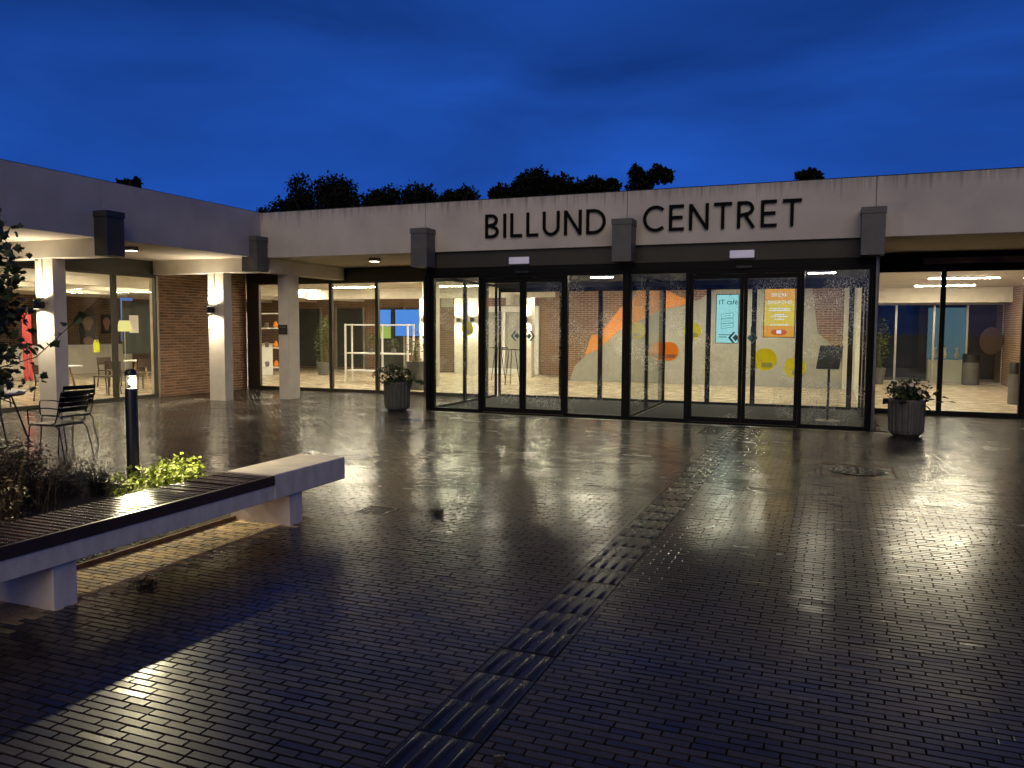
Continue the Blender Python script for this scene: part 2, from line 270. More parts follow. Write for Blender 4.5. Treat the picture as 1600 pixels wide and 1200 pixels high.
# ------------------------------------------------------------------ mesh helpers
COL = sc.collection
class MB:
    def __init__(s): s.v = []; s.f = []
    def add(s, v, f):
        n = len(s.v); s.v += [tuple(map(float, p)) for p in v]; s.f += [tuple(i+n for i in q) for q in f]; return s
    def box(s, x0, x1, y0, y1, z0, z1):
        return s.add([(x0,y0,z0),(x1,y0,z0),(x1,y1,z0),(x0,y1,z0),(x0,y0,z1),(x1,y0,z1),(x1,y1,z1),(x0,y1,z1)],
                     [(0,3,2,1),(4,5,6,7),(0,1,5,4),(1,2,6,5),(2,3,7,6),(3,0,4,7)])
    def tube(s, pts, r, n=8, r1=None):
        P = [Vector(p) for p in pts]; k = len(P); rings = []
        up = Vector((0,0,1))
        for i, p in enumerate(P):
            d = ((P[min(i+1,k-1)]-p).normalized() + (p-P[max(i-1,0)]).normalized())
            d = d.normalized() if d.length > 1e-6 else Vector((0,0,1))
            a = d.cross(up)
            if a.length < 1e-3: a = d.cross(Vector((1,0,0)))
            a.normalize(); b = d.cross(a).normalized()
            rr = r if r1 is None else r + (r1-r)*i/(k-1)
            rings.append([p + (a*math.cos(2*math.pi*j/n) + b*math.sin(2*math.pi*j/n))*rr for j in range(n)])
        v = [q for rg in rings for q in rg]; f = []
        for i in range(k-1):
            for j in range(n): f.append((i*n+j, i*n+(j+1)%n, (i+1)*n+(j+1)%n, (i+1)*n+j))
        f.append(tuple(range(n-1,-1,-1))); f.append(tuple((k-1)*n+j for j in range(n)))
        return s.add(v, f)
    def lathe(s, prof, n=32, c=(0,0,0), wob=None):
        v = []; k = len(prof)
        for (r, z) in prof:
            for j in range(n):
                a = 2*math.pi*j/n; rr = r*(wob(a, z) if wob else 1)
                v.append((c[0]+rr*math.cos(a), c[1]+rr*math.sin(a), c[2]+z))
        f = [(i*n+j, i*n+(j+1)%n, (i+1)*n+(j+1)%n, (i+1)*n+j) for i in range(k-1) for j in range(n)]
        if prof[0][0] > 1e-4: f.append(tuple(range(n-1,-1,-1)))
        if prof[-1][0] > 1e-4: f.append(tuple((k-1)*n+j for j in range(n)))
        return s.add(v, f)
    def prism(s, poly, mp0, mp1):
        """poly: 2D points; mp0 / mp1 turn (a,b) into the near / far 3D point"""
        n = len(poly); v = [mp0(a, b) for a, b in poly] + [mp1(a, b) for a, b in poly]
        return s.add(v, [tuple(range(n)), tuple(range(2*n-1, n-1, -1))] + [(i, i+n, (i+1)%n+n, (i+1)%n) for i in range(n)])
    def ob(s, name, mat, parent=None, loc=None, smooth=False, bevel=0.0, **tags):
        me = bpy.data.meshes.new(name); me.from_pydata(s.v, [], s.f); me.update()
        return mkob(name, me, mat, parent, loc, smooth, bevel, **tags)
def mkob(name, me, mat, parent=None, loc=None, smooth=False, bevel=0.0, **tags):
    if mat is not None:
        me.materials.clear(); me.materials.append(M[mat] if isinstance(mat, str) else mat)
    if smooth:
        for p in me.polygons: p.use_smooth = True
    o = bpy.data.objects.new(name, me); COL.objects.link(o)
    if parent: o.parent = parent
    if loc: o.location = loc
    if bevel:
        b = o.modifiers.new('bevel', 'BEVEL'); b.width = bevel; b.segments = 2; b.limit_method = 'ANGLE'
    if smooth:
        try:
            me.set_sharp_from_angle(angle=R(40))
        except Exception: pass
    for k, v in tags.items(): o[k] = v
    return o
def thing(name, label, cat, loc=(0,0,0), rz=0, group=None):
    o = bpy.data.objects.new(name, None); COL.objects.link(o); o.location = loc; o.rotation_euler = (0,0,rz); o.empty_display_size = 0.2
    o['label'] = label; o['category'] = cat
    if group: o['group'] = group
    return o
def copy_tree(o, parent=None, loc=None, rz=None, label=None):
    c = o.copy(); COL.objects.link(c); c.parent = parent
    if loc is not None: c.location = loc
    if rz is not None: c.rotation_euler = (0,0,rz)
    if label: c['label'] = label
    for ch in list(o.children): copy_tree(ch, c)
    return c
def light(name, kind, loc, power, parent=None, color=(1,.85,.62), direction=None, spot=R(80), blend=.5, r=.03, size=None):
    l = bpy.data.lights.new(name, kind); l.energy = power; l.color = color
    if kind == 'SPOT': l.spot_size = spot; l.spot_blend = blend; l.shadow_soft_size = r
    elif kind == 'POINT': l.shadow_soft_size = r
    o = bpy.data.objects.new(name, l); COL.objects.link(o); o.location = loc
    if parent: o.parent = parent
    if direction: o.rotation_euler = Vector(direction).to_track_quat('-Z','Y').to_euler()
    return o
B = lambda *a: MB().box(*a)

# ------------------------------------------------------------------ ground and paving
B(-300, 300, -300, 400, -0.4, -0.09).ob('ground', 'asphalt', kind='structure')
paving = bpy.data.objects.new('paving', None); COL.objects.link(paving); paving['kind'] = 'structure'
B(-14.66, 9, -4, 17.40, -0.088, -0.0045).ob('joint_sand_bed', 'joint', paving)
U = 0.2/3; ROW = 0.05; JT = 0.0078
STRIP = (-1.545, -1.24)
HOLES = [(-0.07, 0.72, 9.75, 10.60), (-3.93, -3.63, 6.05, 6.35), (-1.95, -1.60, 12.8, 13.90), (-1.19, -1.02, 12.8, 13.90), (-7.4, 0.9, 14.10, 14.40)]
BED = (-7.7, -4.72, -3.0, 6.10)
def clear(x0, x1, y0, y1):
    if x1 > STRIP[0]-.001 and x0 < STRIP[1]+.001 and y0 < 13.95: return False
    if x1 > BED[0] and x0 < BED[1] and y1 > BED[2] and y0 < BED[3]: return False
    if y1 > 14.37 and x1 > -7.56 and x0 < 0.68: return False
    for (a, b, c, d) in HOLES:
        if x1 > a and x0 < b and y1 > c and y0 < d: return False
    return True
starts = [0, 1, 2, 3, 4]
cand = []
Cn = np.array([right[:], down[:], fwd[:]])
def proj(p):
    c = Cn @ (np.array(p)-np.array((0,0,CAM_H))); 
    return (800+F*c[0]/c[2], 600+F*c[1]/c[2], c[2]) if c[2] > .05 else (1e9, 1e9, -1)
nrow = 0; y = 0.6
while y < 17.39:
    # trim to a fan that covers the view with a margin for a step to either side
    xl = max(-14.6, -1.45*y - 4.2); xr = min(8.9, 0.34*y + 4.0)
    off = starts[nrow % 5]*U; k0 = math.floor((xl-off)/(5*U))
    x = off + k0*5*U; isL = rng.uniform() > .18
    if xl <= -14.59: x = off + k0*5*U
    jit0 = 0.0
    while x < xr:
        ln = 3*U if isL else 2*U
        jit1 = float(np.clip(rng.normal(0, .004), -.009, .009)); a, b_ = max(x+jit0, -14.6), x+ln+jit1; jit0 = jit1
        # cut courses at the tactile strip and at the bed instead of leaving holes
        for (c0, c1) in [STRIP] + [(q[0], q[1]) for q in HOLES + [BED] if q[3] > y+.01 and q[2] < y+ROW-.01]:
            if a < c0 < b_: b_ = c0
            elif a < c1 < b_: a = c1
        if b_-a > 0.025 and clear(a+.002, b_-.002, y+.001, y+ROW-.001): cand.append((a, b_, y, y+ROW))
        x += ln; isL = not isL
    y += ROW; nrow += 1
cand = np.array(cand)
ctr = np.c_[(cand[:,0]+cand[:,1])/2, (cand[:,2]+cand[:,3])/2]
cc = (np.c_[ctr, np.zeros(len(ctr))]-np.array((0,0,CAM_H))) @ Cn.T
uu = 800+F*cc[:,0]/np.maximum(cc[:,2],.05); vv = 600+F*cc[:,1]/np.maximum(cc[:,2],.05)
vis = (cc[:,2] > .3) & (uu > 10) & (uu < 1590) & (vv < 1192) & (vv > 0)
size = np.where(vis, (cand[:,1]-cand[:,0])/np.maximum(cc[:,2],.05)**2, 0)
near = set(np.argsort(-size)[:300].tolist())
def paver_verts(a, b, c, d):
    j = JT/2; h0 = -0.07; ch = 0.0022
    dz = rng.normal(0, .0006); tx = rng.normal(0, .0035); ty = rng.normal(0, .0035)
    if rng.uniform() < .07: dz -= .0015; ty = float(np.clip(ty*5, -.018, .018))
    a += j; b -= j; c += j; d -= j; mx_, my_ = (a+b)/2, (c+d)/2
    def z(x_, y_, o=0): return dz + (x_-mx_)*tx + (y_-my_)*ty*2 - o
    top = [(a+ch,c+ch), (b-ch,c+ch), (b-ch,d-ch), (a+ch,d-ch)]; rim = [(a,c),(b,c),(b,d),(a,d)]
    return [(x_,y_,z(x_,y_)) for x_,y_ in top] + [(x_,y_,z(x_,y_,.0020)) for x_,y_ in rim] + [(x_,y_,h0) for x_,y_ in rim]
PF = [(0,1,2,3)] + [(4+i,4+(i+1)%4,(i+1)%4,i) for i in range(4)] + [(8+i,8+(i+1)%4,4+(i+1)%4,4+i) for i in range(4)]
vs = []; fs = []; vd = []; fd = []
dry = (ctr[:,0] < -4.16) & (ctr[:,0] > -4.73) & (ctr[:,1] < 5.75)  # bricks under the bench that get the painted-in lamp glow
for i, q in enumerate(cand):
    pv = paver_verts(*q)
    if i in near:
        cx, cy_ = ctr[i]; me = bpy.data.meshes.new('brick'); me.from_pydata([(p[0]-cx,p[1]-cy_,p[2]) for p in pv], [], PF)
        mkob('brick', me, 'dryglow' if dry[i] else 'paver', paving, (cx, cy_, 0))
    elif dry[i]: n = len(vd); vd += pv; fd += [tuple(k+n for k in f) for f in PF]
    else:
        n = len(vs); vs += pv; fs += [tuple(k+n for k in f) for f in PF]
me = bpy.data.meshes.new('paving_bricks'); me.from_pydata(vs, [], fs)
mkob('brick_field', me, 'paver', paving, kind='stuff')
me = bpy.data.meshes.new('dry_glow_bricks'); me.from_pydata(vd, [], fd); mkob('dry_glow_brick_field', me, 'dryglow', paving, kind='stuff')

# tactile guide path: ribbed tiles
path = bpy.data.objects.new('tactile_path', None); COL.objects.link(path); path['kind'] = 'structure'
tm = MB(); tw = STRIP[1]-STRIP[0]
tm.box(0.003, tw-.003, 0.003, .298, -.07, .0)
for i in range(4):
    xc = .040 + i*.0745
    pr = [(.0165*math.cos(math.pi*(1-k/8)), .0075*math.sin(math.pi*k/8)**.7) for k in range(9)]
    v = []
    for (yy, s_, hz) in ((.012, .55, .05), (.018, .85, .7), (.026, 1, 1), (.274, 1, 1), (.282, .85, .7), (.288, .55, .05)):
        v += [(xc+px*s_, yy, pz*hz - .0004) for px, pz in pr]
    tm.add(v, [(r*9+k, r*9+k+9, r*9+k+10, r*9+k+1) for r in range(5) for k in range(8)])
tme = bpy.data.meshes.new('tile'); tme.from_pydata(tm.v, [], tm.f)
for i_, p_ in enumerate(tme.polygons): p_.use_smooth = i_ >= 6
tme.materials.append(M['tactile'])
yy = 0.69
while yy + .305 < 14.08:
    o = mkob('tile', tme, None, path, (STRIP[0], yy, rng.normal(.0005, .0006))); o.rotation_euler = (float(np.clip(rng.normal(0,.005),-.008,.008)), rng.normal(0,.004), 0)
    yy += .305

# drains, grates, manhole
def grating(name, x0, x1, y0, y1, bars, along, label, cat, group=None, frame=.02):
    t = thing(name, label, cat, ((x0+x1)/2, (y0+y1)/2, 0), group=group); cx, cy_ = (x0+x1)/2, (y0+y1)/2
    fm = MB(); hx, hy = (x1-x0)/2, (y1-y0)/2
    fm.box(-hx,hx,-hy,-hy+frame,-.05,.002); fm.box(-hx,hx,hy-frame,hy,-.05,.002); fm.box(-hx,-hx+frame,-hy+frame,hy-frame,-.05,.002); fm.box(hx-frame,hx,-hy+frame,hy-frame,-.05,.002)
    fm.ob('frame', 'iron', t)
    for i in range(bars):
        f = (i+.5)/bars
        if along == 'x':
            yy = -hy+frame+(2*hy-2*frame)*f; wv = (2*hy-2*frame)/bars*.28
            B(-hx+frame, hx-frame, yy-wv, yy+wv, -.04, .0).ob('bar', 'iron', t)
        else:
            xx = -hx+frame+(2*hx-2*frame)*f; wv = (2*hx-2*frame)/bars*.28
            B(xx-wv, xx+wv, -hy+frame, hy-frame, -.04, .0).ob('bar', 'iron', t)
    return t
grating('storm_drain', -3.93, -3.63, 6.05, 6.35, 7, 'y', 'small square black drain grate in the paving beyond the bench end', 'drain')
grating('foot_grate', -1.95, -1.60, 12.8, 13.90, 9, 'x', 'metal foot grate before the doors on the bench side of the ribbed path', 'grate', 'foot grates before the sliding doors')
grating('foot_grate', -1.19, -1.02, 12.8, 13.90, 9, 'x', 'narrow metal foot grate before the doors on the manhole side of the ribbed path', 'grate', 'foot grates before the sliding doors')
t = thing('channel_drain', 'long slotted drain channel along the foot of the glazed entrance', 'drain', (-3.3, 14.25, 0))
B(-4.1, 4.2, -.14, -.02, -.05, -.004).ob('channel', 'iron', t)
sl = MB(); 
for i in range(230): sl.box(-4.08+i*.036, -4.08+i*.036+.014, -.125, -.035, -.003, .001)
sl.ob('slot_bars', 'steel', t, kind='stuff')
B(-4.1, 4.2, -.018, .14, -.07, -.001).ob('threshold_slab', 'joint', t)
t = thing('manhole_cover', 'round cast iron manhole cover in a square frame set in paving', 'manhole', (.325, 10.175, 0))
sq = MB(); sq.box(-.395,.395,-.425,.425,-.07,-.002); sq.ob('frame_slab', 'tactile', t)
sq = MB()
for a in ((-.395,-.38,-.425,.425),(.38,.395,-.425,.425),(-.38,.38,-.425,-.41),(-.38,.38,.41,.425)): sq.box(*a, -.02, .004)
sq.ob('edge_trim', 'corten', t)
MB().lathe([(.30,-.001),(.315,.006),(.295,.006),(.285,.001),(0.0,.001)], 48).ob('lid', 'iron', t, smooth=True)
kb = MB()
for r_ in (.07,.14,.21,.26):
    n = int(r_*60)
    for k in range(n):
        a = 2*math.pi*k/n; x_, y_ = r_*math.cos(a), r_*math.sin(a); kb.box(x_-.02, x_+.02, y_-.008, y_+.008, .001, .007)
kb.ob('lid_relief', 'iron', t, kind='stuff')

def puddle(x, y, rx, ry, seed):
    r_ = np.random.default_rng(seed); n = 40; ph = r_.uniform(0, 6.28, 4); pts = []
    for i in range(n):
        a = 2*math.pi*i/n; k = 1 + .22*math.sin(2*a+ph[0]) + .14*math.sin(3*a+ph[1]) + .10*math.sin(5*a+ph[2]) + .06*math.sin(9*a+ph[3]); pts.append((x+rx*k*math.cos(a), y+ry*k*math.sin(a)))
    mb = MB(); mb.prism(pts, lambda a, b: (a, b, .0032), lambda a, b: (a, b, -.004)); mb.ob('puddle', 'water', kind='structure')
puddle(-6.9, 12.7, .35, .12, 8)
# ------------------------------------------------------------------ building shell
bld = thing('civic_building', 'low flat-roofed civic building with concrete fascia, brick walls and lit glazed entrance', 'building')
YF, XL = 14.35, -11.65; ZB, ZT = 3.16, 4.13
xs = [-11.65, -7.60, -3.50, .60, 4.70, 9.0]
for i in range(5):
    B(xs[i]+(.004 if i else 0.0), xs[i+1]-.004, YF, YF+.14, ZB, ZT).ob('fascia_panel', 'fascia', bld, bevel=.006)
ys = [14.35, 10.25, 6.15, 2.05, -2.0]
for i in range(4):
    B(XL-.14, XL-.001 if i == 0 else XL, ys[i+1]+.004, ys[i]-.004 if i else ys[i]+.14, ZB+.002, ZT+.01).ob('fascia_panel', 'fascia2', bld, bevel=.006)
cp = MB(); cp.box(XL-.16, 9.0, YF+.012, YF+.22, ZT+.001, ZT+.016); cp.box(XL-.22, XL-.012, -2.0, YF+.011, ZT+.011, ZT+.022); cp.ob('roof_edge', 'coping', bld)
B(-27, 9, YF+.142, 31.5, 3.22, 4.10).ob('roof', 'coping', bld)
B(-27, XL-.142, -2, YF+.14, 3.22, 4.10).ob('roof', 'coping', bld)
so_ = MB(); so_.box(-14.75, -7.6, YF+.142, 17.6, 3.165, 3.21); so_.ob('soffit', 'soffit', bld)
B(.66, 9, YF+.142, 17.6, 3.165, 3.21).ob('soffit', 'soffit', bld)
B(-14.75, XL-.142, -2, YF+.138, 3.165, 3.21).ob('soffit', 'soffit', bld)
# beams under the eaves, their clad ends, and columns
for yb in (6.15, 10.2, 14.2):
    B(-14.60, XL-.005, yb, yb+.30, 2.85, 3.163).ob('beam', 'concrete', bld, bevel=.005)
B(-11.82, -11.52, YF+.16, 17.38, 2.852, 3.163).ob('beam', 'concrete', bld, bevel=.005)
def end_cap(x0, x1, y0, y1, mat='endcap'):
    o = B(x0, x1, y0, y1, 2.848, 3.56).ob('beam_end_cover', mat, bld, bevel=.004)
    B(x0-.012, x1+.012, y0-.012, y1+.012, 3.50, 3.60).ob('lid', mat, o)
for yb in (6.15, 10.08): end_cap(XL+.002, XL+.30, yb, yb+.36, 'endcap_shaded')
end_cap(-11.86, -11.46, 13.98, YF-.002)
for xb in (-7.73, -3.68, .385): end_cap(xb, xb+.35, 13.98, YF-.002)
def column(x0, x1, y0, y1, z1=2.849):
    return B(x0, x1, y0, y1, -.05, z1).ob('column', 'concrete', bld, bevel=.006)
c0 = column(-13.27, -12.83, 10.22, 10.48); c1 = column(-13.02, -12.58, 14.22, 14.48); c2 = column(-11.81, -11.53, 15.12, 15.52)
# conduit lines running down to the wall lamps
MB().tube([(-13.08, 10.212, 2.85), (-13.08, 10.212, 2.12)], .006, 6).ob('conduit', 'endcap', c0)
MB().tube([(-12.83, 14.212, 2.85), (-12.83, 14.212, 2.12)], .006, 6).ob('conduit', 'endcap', c1)
MB().tube([(.66, 14.3, 2.86), (.66, 14.3, .05), (.66, 14.33, .0)], .028, 12).ob('downpipe', 'pipe', bld, smooth=True)

# brick pier under the left eave: real bricks in a mortar wall
pier = B(-14.95, -14.672, 14.42, 17.44, -.05, 3.16).ob('brick_wall', 'mortar', bld)
def brick_mesh(L_):
    mb = MB(); h = .027; c = .004; l = L_/2
    mb.add([(0,-l,-h),(0,l,-h),(0,l,h),(0,-l,h),(.012,-l+c,-h+c),(.012,l-c,-h+c),(.012,l-c,h-c),(.012,-l+c,h-c)], [(4,5,6,7),(0,1,5,4),(1,2,6,5),(2,3,7,6),(3,0,4,7)])
    me = bpy.data.meshes.new('brick'); me.from_pydata(mb.v, [], mb.f); me.materials.append(M['brick']); return me, mb
full, fullmb = brick_mesh(.226); half, halfmb = brick_mesh(.107)
blist = []
for r_ in range(47):
    z = .035 + r_*.0667; y = 14.43; hb = r_ % 2
    if hb: blist.append((y+.0535, z, 1)); y += .119
    while y + .107 < 17.43:
        if y + .226 < 17.43: blist.append((y+.113, z, 0)); y += .238
        else: blist.append((y+.0535, z, 1)); y += .119
blist.sort(key=lambda q: (q[0]-0)**2 + (q[1]-1.65)**2)
rest = MB()
for i, (y, z, h_) in enumerate(blist):
    dx = rng.normal(0, .0015)
    if i < 300:
        mkob('brick', half if h_ else full, None, pier, (-14.671+dx, y, z))
    else:
        s_ = halfmb if h_ else fullmb; rest.add([(p[0]-14.671+dx, p[1]+y, p[2]+z) for p in s_.v], s_.f)
rest.ob('bricks', 'brick', pier, kind='stuff')

# ------------------------------------------------------------------ glazing
def glazed(name, axis, pos, cuts, z0, z1, fw, depth, mat, gmat, head=.06, foot=.07, skip=()):
    """a run of panes in one plane: each bay is a window with its frame and pane"""
    for i in range(len(cuts)-1):
        if i in skip: continue
        a, b = cuts[i], cuts[i+1]; h = fw/2
        fm = MB()
        def bx(u0, u1, zz0, zz1, d=depth):
            if axis == 'x': fm.box(u0, u1, pos, pos+d, zz0, zz1)
            else: fm.box(pos-d, pos, u0, u1, zz0, zz1)
        bx(a, a+h, z0, z1); bx(b-h+.001, b-.001, z0, z1); bx(a+h, b-h, z1-head, z1); bx(a+h, b-h, z0, z0+foot)
        o = fm.ob(name, mat, bld)
        p = MB()
        if axis == 'x': p.box(a+h, b-h, pos+depth*.45, pos+depth*.45+.012, z0+foot, z1-head)
        else: p.box(pos-depth*.45-.012, pos-depth*.45, a+h, b-h, z0+foot, z1-head)
        p.ob('pane', gmat, o)
YE = 14.43; YG = 17.45; YI = 17.9
# entrance front: fixed lights and sliding leaves
zt = 2.70
glazed('fixed_window', 'x', YE, [-7.52, -6.41], 0, zt, .13, .10, 'frame', 'damp', .05, .05)
glazed('fixed_window', 'x', YE, [-4.70, -3.52], 0, zt, .12, .10, 'frame', 'damp', .05, .05)
glazed('fixed_window', 'x', YE, [-3.50, -2.37], 0, zt, .13, .10, 'frame', 'wet', .05, .05)
glazed('fixed_window', 'x', YE, [-.51, .60], 0, zt, .12, .10, 'frame', 'wet', .05, .05)
def chevron(mirror):
    s = -1 if mirror else 1
    mb = MB(); P = lambda pts: mb.prism(pts, lambda a, b: (a*s, -.003, b), lambda a, b: (a*s, .0, b))
    P([(0,0),(.085,.10),(.125,.10),(.045,0),(.125,-.10),(.085,-.10)])
    P([(.075,0),(.13,.062),(.185,0),(.13,-.062)])
    return mb
def leaf(x0, x1, side):
    fm = MB(); fm.box(x0, x0+.06, YE+.03, YE+.085, .012, 2.62); fm.box(x1-.06, x1, YE+.03, YE+.085, .012, 2.62); fm.box(x0+.06, x1-.06, YE+.03, YE+.085, 2.54, 2.62); fm.box(x0+.06, x1-.06, YE+.03, YE+.085, .012, .10)
    d = fm.ob('sliding_door', 'frame', bld)
    B(x0+.06, x1-.06, YE+.052, YE+.064, .10, 2.54).ob('pane', 'wet' if x0 > -3 else 'damp', d)
    xx = x1-.06-.19 if side > 0 else x0+.06+.19
    o = chevron(side < 0).ob('arrow_marker', 'arrow', d); o.location = (xx, YE+.05, 1.51)
for a, m_, b in ((-6.41, -5.55, -4.70), (-2.37, -1.44, -.51)):
    leaf(a+.005, m_-.003, 1); leaf(m_+.003, b-.005, -1)
    B(a+.001, b-.001, YE-.002, YE+.10, 2.625, zt-.001).ob('door_header', 'frame', bld)
    o = B(m_-.14, m_+.14, YE-.055, YE-.003, 2.70, 2.755).ob('door_sensor', 'black', bld, bevel=.012)
B(-7.6, .68, YE-.01, YE+.12, zt+.002, 2.85).ob('entrance_header', 'frame', bld)
B(-7.6, .66, YE-.004, YE+.14, 2.852, 3.158).ob('panel_band', 'band', bld)
for xp in (-7.575, -3.51, .64): B(xp-.05, xp+.05, YE-.03, YE+.16, 0, 2.70).ob('post', 'frame', bld)
# lobby side walls and inner doors
for xp in (-7.52, -3.45, .60):
    glazed('side_window', 'y', xp, [YE+.17, 16.1, YI], 0, zt, .08, .06, 'frame', 'glass', .05, .05)
glazed('inner_window', 'x', YI, [-7.5, -6.9, -5.9, -4.96, -3.55], 0, 2.62, .10, .06, 'frame', 'glass', .10, .06)
glazed('inner_window', 'x', YI, [-3.55, -2.52, -1.56, -.63, .36, .60], 0, 2.62, .10, .06, 'frame', 'glass', .10, .06)
B(-7.6, .66, YI, YI+.1, 2.622, 3.16).ob('inner_header', 'band', bld)
for xq in (-1.62, -6.86): B(xq, xq+.11, YI-.03, YI-.002, 1.55, 1.72).ob('lock_box', 'black', bld)
# wing glazing
glazed('tall_window', 'x', YG, [-14.30, -13.37, -12.0, -10.63, -9.26, -7.60], 0, 2.83, .09, .09, 'bronze', 'glass', .05, .08)
B(-14.66, -7.6, YG-.01, YG+.1, 2.832, 3.16).ob('panel_band', 'band', bld)
B(-14.66, -14.302, YG+.002, YG+.09, 0, 2.83).ob('jamb', 'bronze', bld)
glazed('tall_window', 'x', YG, [.66, 1.97, 3.34], 0, 2.83, .09, .09, 'frame', 'glass', .04, .10)
B(3.342, 3.55, YG-.02, YG+.1, 0, 2.83).ob('jamb', 'frame', bld); B(.66, 9, YG-.01, YG+.1, 2.832, 3.16).ob('panel_band', 'frame', bld)
B(3.55, 9, YG, YG+.2, 0, 2.83).ob('wall', 'brickX', bld)
B(1.6, 8, YG-.06, YG-.02, 2.93, 3.05).ob('timber_batten', 'wood', bld)
glazed('tall_window', 'y', -14.67, [3.6, 4.97, 6.34, 7.71, 9.08, 10.45, 11.82, 13.19, 14.36], 0, 2.83, .10, .09, 'bronze', 'glass', .05, .08)
B(-14.77, -14.66, -2, 14.41, 2.832, 3.16).ob('panel_band', 'band', bld)
B(-14.9, -14.67, -2, 3.59, 0, 2.83).ob('wall', 'brickY', bld)

# ------------------------------------------------------------------ interior shell
B(-26, 4.9, YG+.1, 29.5, -.05, .004).ob('floor', 'floor', kind='structure')
B(-26, -14.78, -2, YG+.099, -.05, .0042).ob('floor', 'floor', kind='structure')
B(-7.5, .6, YE+.11, YI-.01, -.05, .003).ob('floor', 'floor', kind='structure')
t = thing('door_mat', 'dark ribbed entrance mat filling the first glazed lobby', 'mat', (-5.5, 16.2, 0)); B(-1.95, 1.95, -1.6, 1.66, .0035, .014).ob('pile', 'mat', t)
t = thing('door_mat', 'dark ribbed entrance mat filling the lobby with the info stand', 'mat', (-1.45, 16.2, 0)); B(-1.95, 1.98, -1.6, 1.66, .0035, .014).ob('pile', 'mat', t)
B(-26, 4.9, YI+.1, 29.5, 2.95, 3.15).ob('ceiling', 'ceiling', bld)
B(-26, -7.62, YG+.1, YI+.098, 2.951, 3.15).ob('ceiling', 'ceiling', bld)
B(.68, 4.9, YG+.1, YI+.098, 2.951, 3.15).ob('ceiling', 'ceiling', bld)
B(-26, -14.96, -2, YG+.098, 2.951, 3.15).ob('ceiling', 'ceiling', bld)
B(-7.5, .6, YE+.141, YI-.01, 2.72, 2.80).ob('lobby_ceiling', 'band', bld)
B(-26.2, -26, -2, 29.7, -.05, 3.15).ob('wall', 'brickY', bld)
B(-26, -14.9, -2.2, -2, -.05, 3.15).ob('wall', 'brickX', bld)
B(-26, -7.9, 27.0, 27.2, -.05, 2.95).ob('wall', 'brickX', bld)
B(-7.9, .66, 24.3, 24.5, -.05, 2.95).ob('wall', 'brickX', bld)
B(-7.9, -7.7, 24.502, 27.0, -.05, 2.95).ob('wall', 'plaster', bld)
B(.60, .78, 18.05, 29.5, -.05, 2.95).ob('wall', 'plaster', bld)
B(.30, .598, 23.9, 24.29, -.05, 2.95).ob('wall', 'plaster', bld)
B(4.9, 5.1, YG+.2, 29.7, -.05, 3.15).ob('wall', 'brickY', bld)
B(.4, 5.3, 31.2, 31.4, -.05, 3.215).ob('wall', 'navy', bld); B(.4, .6, 29.71, 31.199, -.05, 3.215).ob('wall', 'navy', bld); B(5.1, 5.3, 29.71, 31.199, -.05, 3.215).ob('wall', 'navy', bld); B(.6, 5.1, 29.51, 31.199, -.05, .003).ob('back_floor', 'floor', bld)
B(-26, 9, 29.502, 29.7, 2.5, 3.15).ob('wall', 'plaster', bld)
# interior beams
for xb in (-17.2, -19.4, -21.6, -23.8): B(xb, xb+.28, -1.9, 26.9, 2.66, 2.949).ob('beam', 'concrete', bld)
B(.79, 4.89, 27.3, 27.6, 2.5, 2.949).ob('beam', 'concrete', bld)
B(-16.9, -7.95, 23.2, 23.5, 2.62, 2.949).ob('beam', 'concrete', bld)
# far glazed partition in the side room
glazed('partition_window', 'x', 28.4, [.80, 1.9, 2.98, 3.9, 4.88], 0, 2.5, .06, .05, 'steel', 'glass', .04, .06)
# white framed opening in the hall's far wall
wf = MB(); wf.box(-12.4, -12.2, 26.86, 26.99, .0, 2.45); wf.box(-9.9, -9.7, 26.86, 26.99, .0, 2.45); wf.box(-12.2, -9.9, 26.86, 26.99, 2.25, 2.45); wf.box(-12.2, -9.9, 26.86, 26.99, 0, .2); wf.box(-11.1, -11.0, 26.87, 26.98, .2, 2.25)
o = wf.ob('white_framed_window', 'white', bld); B(-12.2, -9.9, 26.96, 26.985, .2, 2.25).ob('pane', 'grey', o)
for xa in (-20.2, -18.2, -16.4):
    o = B(xa, xa+1.2, 26.93, 26.99, .1, 2.4).ob('dark_doorway', 'chart', bld)
    B(xa-.07, xa-.001, 26.90, 26.99, 0, 2.45).ob('jamb', 'steel', o); B(xa+1.201, xa+1.27, 26.90, 26.99, 0, 2.45).ob('jamb', 'steel', o)

# ------------------------------------------------------------------ lamps
strip_mb = MB(); 
def ceiling_light(x, y, L_, along, label, group, z=2.95, mat='strip', wd=.10):
    t = thing('ceiling_light', label, 'ceiling light', (x, y, z), 0 if along == 'x' else R(90), group)
    B(-L_/2-.02, L_/2+.02, -wd/2-.02, wd/2+.02, -.035, -.001).ob('housing', 'white', t)
    B(-L_/2, L_/2, -wd/2, wd/2, -.045, -.036).ob('diffuser', mat, t)
    return t
for x, rw in ((-16.0, 'row nearest the window'), (-18.4, 'middle row'), (-20.6, 'row farthest from the window')):
    for y, nn_ in ((6.0, 'last'), (10.0, 'third'), (13.6, 'second'), (17.6, 'first')): ceiling_light(x, y, 1.9, 'y', 'white café ceiling light strip, ' + rw + ', ' + nn_ + ' from the brick wall', 'café ceiling strips', mat='strip4')
for x, y, nn_ in ((-12.6, 18.8, 'close behind the window beside the corner column'), (-9.6, 19.2, 'close behind the window above the ribbed planter'), (-14.0, 21.6, 'over the white display shelf'), (-10.6, 21.8, 'between the shelf and the lamp-lit column'), (-17.2, 22.8, 'before the dark doorways'), (-13, 25.2, 'before the blue wall screen'), (-9.6, 25.2, 'before the white framed window')):
    ceiling_light(x, y, 1.7, 'x', 'white hall ceiling light strip ' + nn_, 'hall ceiling strips')
